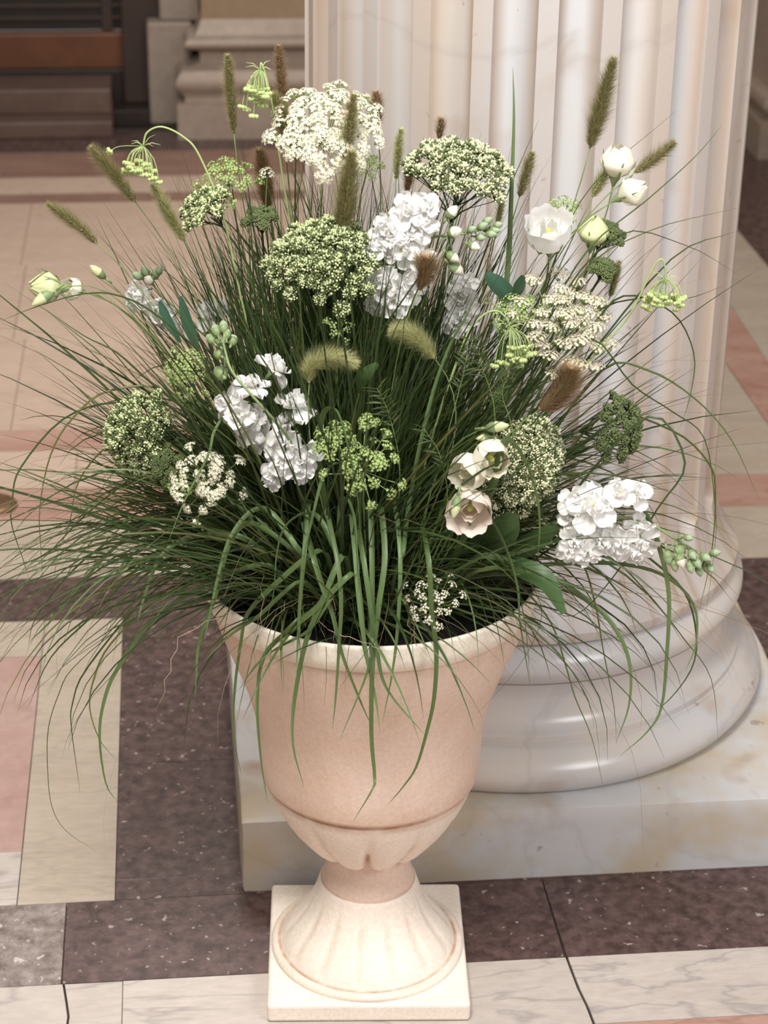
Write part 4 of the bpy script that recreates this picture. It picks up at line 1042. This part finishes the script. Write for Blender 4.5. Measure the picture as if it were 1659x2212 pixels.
domehead('broad dark green head of pale buds at upper centre-left, left of the tallest stock', (700,545), 2.92, (-.05,-.5,.85), .090, 64, asym=(1, .9), dome=.7, h=.12)
domehead('small tilted green bud head at upper left, under the bright green umbel', (437,440), 2.99, (-.5,-.35,.75), .040, 18, asym=(1, .8), cr=.010)
domehead('round green-white bud head at left, half behind drooping blades', (282,932), 2.88, (-.65,-.6,.35), .066, 48, asym=(1, .9), dome=.9, h=.085)
domehead('tall oval dark head of cream-tipped buds, right of the three cream lisianthus', (1140,1005), 2.84, (.35,-.8,.35), .076, 62, 'budtip2', asym=(.8, 1.05), dome=.7)
domehead('dark green bud head at right, half hidden by arching blades above the column base', (1345,925), 2.92, (.75,-.5,.3), .058, 34, 'buddark', asym=(.9, 1), dome=.8, cr=.010)
domehead('small dark bud head behind the pale green lisianthus bud', (1312,502), 3.04, (.3,-.3,.85), .030, 14, 'buddark', cr=.009)
domehead('small dark bud head above the layered cream umbel', (1308,580), 3.0, (.3,-.4,.8), .020, 9, 'buddark', cr=.009)
domehead('small dark bud head among stems at upper left, below the brown plume', (565,468), 3.04, (.0,-.3,.9), .024, 9, 'buddark', cr=.008)
domehead('thin green bud head low at left between round head and white lace', (352,1000), 2.84, (-.5,-.6,.5), .030, 12, 'buddark', cr=.009)

# ---------------- foxtail plumes
def plume(label, pxs, depth, rad, mat='bristle', dens=1.0, blen=1.0, grp='foxtail plumes'):
    "pxs: pixels from the plume's foot to its tip"
    rad *= 1.3
    ax = spline([P(x, y, depth) for x, y in pxs], 8 if len(pxs) > 2 else 14)
    d0 = (ax[1]-ax[0]).normalized(); path = stem_path(ax[0], d0)
    t = thing('foxtail_plume', path[0], label, 'grass plume', grp); add_stem(t, path, .0011, 'stem', taper=.8)
    L = sum((a-b).length for a, b in zip(ax[:-1], ax[1:]))
    mb = MB(); tube(mb, put(t, ax), lambda u: rad*.20*math.sin(PI*(.12+.84*u))**.6*.6+.0005, 7)
    link('core', mb.mesh('core', M['core'], True), t)
    nB = int(L*15000*dens*(rad/.010)); mb = MB()
    for k in range(nB):
        u = R.random(); f = u*(len(ax)-1); i = min(int(f), len(ax)-2); p = ax[i].lerp(ax[i+1], f-i); td = (ax[i+1]-ax[i]).normalized()
        x = td.orthogonal().normalized(); y = td.cross(x); a = R.uniform(0, 2*PI); b = x*math.cos(a)+y*math.sin(a)
        env = math.sin(PI*(.10+.86*u))**.55
        dd = (td*R.uniform(.45, 1.0)+b*R.uniform(.55, 1.0)).normalized(); ln = rad*R.uniform(1.0, 2.3)*env*blen
        s0 = p+b*rad*.16*env; s_ = dd.cross(td).normalized() if dd.cross(td).length > 1e-4 else x
        wd = .00048; e = s0+dd*ln; lp = put(t, [s0-s_*wd, s0+s_*wd, e])
        mb.add(lp, [(0, 1, 2)])
    stuff(link('bristles', mb.mesh('bristles', M[mat], False), t))
    mb = MB()
    for k in range(int(L*1400*dens)):
        u = R.random(); f = u*(len(ax)-1); i = min(int(f), len(ax)-2); p = ax[i].lerp(ax[i+1], f-i); td = (ax[i+1]-ax[i]).normalized()
        x = td.orthogonal().normalized(); y = td.cross(x); a = R.uniform(0, 2*PI); b = x*math.cos(a)+y*math.sin(a); env = math.sin(PI*(.12+.84*u))**.6
        ball(mb, p+b*rad*.33*env-t.location, .0011, 0, 5, 4, 2.4, (td+b*.7).normalized())
    stuff(link('spikelets', mb.mesh('spikelets', M[mat], True), t)); return t
plume('long grey-green foxtail plume standing highest at upper right before the column', [(1275,318),(1295,240),(1326,128)], 3.03, .0125)
plume('foxtail plume slanting up right across the highest white bud', [(1372,372),(1410,345),(1457,308)], 3.0, .0095)
plume('thick brownish foxtail plume upright left of centre, in front of the broad bud head', [(735,510),(748,440),(760,330)], 2.94, .0135)
plume('upright foxtail plume in front of the large white lace umbel', [(744,345),(755,280),(764,205)], 2.98, .0095)
plume('thin faint foxtail plume at the top left, left of the drooping lime umbel', [(505,285),(498,200),(492,120)], 3.1, .0085)
plume('foxtail plume at the top, tip above the large white lace umbel', [(612,250),(608,180),(602,100)], 3.1, .0085, 'bristlebrown')
plume('foxtail plume leaning left, just left of the large white lace umbel', [(640,345),(615,270),(590,205)], 3.04, .0115)
plume('foxtail plume at far left, lowest of the left-leaning plumes', [(210,525),(160,480),(104,440)], 3.02, .0095)
plume('left-leaning foxtail plume below the nodding lime green umbel', [(292,435),(245,375),(198,318)], 3.03, .0105)
plume('olive foxtail plume between nodding lime umbel and tilted bud head', [(398,520),(365,465),(330,398)], 3.02, .0095, 'bristlepale')
plume('small brownish foxtail tip right of the large white lace umbel', [(818,275),(816,235),(812,200)], 3.08, .0085, 'bristlebrown')
plume('pale green foxtail plume left of the flat-topped bud head', [(856,385),(860,330),(866,280)], 3.08, .0075, 'bristlepale')
plume('dark foxtail tip hidden behind the left edge of the flat-topped bud head', [(878,415),(885,380),(893,345)], 3.1, .0085, 'bristlebrown')
plume('brownish foxtail tip just above the flat-topped bud head', [(948,300),(951,280),(953,256)], 3.1, .0075, 'bristlebrown')
plume('foxtail plume against the flutes, right of the flat-topped bud head', [(1122,425),(1135,380),(1150,330)], 3.06, .0085, 'bristle')
plume('faint pale foxtail plume above the bluish leaf', [(1072,500),(1080,460),(1088,420)], 3.06, .0060, 'bristlepale')
plume('pale furry foxtail plume curving right in the centre of the grass', [(668,825),(672,795),(700,775),(735,772),(768,785)], 2.80, .0100, 'bristlepale', 1.5, 1.25)
plume('pale furry foxtail plume curving left, right of the other pale one', [(940,775),(910,740),(880,718),(848,712)], 2.82, .0105, 'bristlepale', 1.4, 1.2)
plume('ragged brown fuzzy plume at right, below the layered cream umbel', [(1165,885),(1195,865),(1220,835),(1232,800)], 2.82, .0135, 'bristlebrown', 1.5, 1.3)
plume('brown foxtail plume seen end-on beside the tallest white stock', [(905,625),(918,595),(922,560)], 2.86, .0130, 'bristlebrown', 1.3, 1.2)
plume('faint foxtail tip above the layered cream umbel, at right', [(1318,640),(1328,605),(1337,565)], 3.0, .0070)
plume('brown feathery plume at upper left, right of the bright green umbel', [(580,455),(572,400),(560,325)], 3.08, .0125, 'bristlebrown')
plume('pale foxtail plume behind the highest white bud', [(1280,425),(1295,395),(1318,360)], 3.05, .0090, 'bristlepale')

# ---------------- leaves
def leafthing(label, strokes, mat, cat='leaf', name='broad_leaf', grp=None):
    pts0 = [P(x, y, d) for x, y, d in strokes[0][0]]; path = stem_path(pts0[0], pts0[1]-pts0[0])
    t = thing(name, path[0], label, cat, grp); add_stem(t, path, .0018, 'stem')
    for st, wd in strokes:
        mb = MB(); leaf_mesh(mb, put(t, spline([P(x, y, d) for x, y, d in st], 4)), wd, .25); link('leaf', mb.mesh('leaf', M[mat], True), t)
    return t
leafthing('pair of bluish green leaves at right of centre, below the open white bloom', [([(1120,650,2.98),(1085,622,2.95),(1050,592,2.93)], .028), ([(1115,650,2.98),(1120,625,2.95),(1130,595,2.93)], .018)], 'leafblue')
leafthing('long spoon-shaped green leaf hanging over the right of the urn rim', [([(1060,1215,2.86),(1120,1225,2.82),(1180,1255,2.79),(1218,1325,2.78)], .034)], 'leaf')
leafthing('broad dark leaf below the oval bud head, right of the blush bloom', [([(1040,1210,2.86),(1080,1160,2.82),(1110,1110,2.80)], .05), ([(1060,1210,2.86),(1140,1180,2.84),(1205,1135,2.82)], .035), ([(1010,1190,2.88),(1060,1100,2.85),(1090,1060,2.84)], .04)], 'leaf')
leafthing('dark upright leaves behind the half hidden white stock at left', [([(430,760,3.0),(405,700,3.0),(390,640,3.0)], .018), ([(390,740,3.02),(360,690,3.02),(345,650,3.02)], .016)], 'leafblue')
leafthing('pale narrow leaf in the centre of the grass, right of the curved pale plume', [([(775,850,2.84),(785,815,2.82),(815,785,2.81)], .02)], 'leaf')
# feathery sprigs
def sprig(label, px, depth, seed):
    rr = random.Random(seed); sp = spline([P(x, y, depth) for x, y in px], 5); path = stem_path(sp[0], sp[1]-sp[0])
    t = thing('feathery_sprig', path[0], label, 'foliage', 'feathery green sprigs'); add_stem(t, path[:-1]+sp, .0011, 'stem', taper=.4); mb = MB()
    for i in range(1, len(sp)):
        for sg in (-1, 1):
            for k in range(2):
                td = (sp[i]-sp[i-1]).normalized(); b = td.cross(Vector((0, -1, .3))).normalized()*sg
                e = sp[i]+(td*rr.uniform(.2, .9)+b*rr.uniform(.5, 1)+Vector((0, rr.uniform(-.5, .5), 0))).normalized()*rr.uniform(.014, .03)
                ribbon(mb, put(t, [sp[i], sp[i].lerp(e, .5)+Vector((0, 0, .001)), e]), .0022, .2)
    stuff(link('leaflets', mb.mesh('leaflets', M['grass'], True), t)); return t
sprig('feathery green sprig in the grass, left of the nodding lime umbel at right', [(990,850),(1005,790),(1012,735)], 2.82, 1)
sprig('feathery green sprig left of the three cream lisianthus', [(960,1020),(945,970),(915,925)], 2.80, 2)
sprig('feathery sprig below the ragged brown plume', [(1100,900),(1085,850),(1100,800)], 2.84, 3)
sprig('feathery sprig left of the small pale leaf in the centre', [(1055,830),(1040,790),(1035,750)], 2.83, 4)
sprig('feathery sprig above the front centre green umbel', [(850,930),(835,880),(815,840)], 2.82, 5)
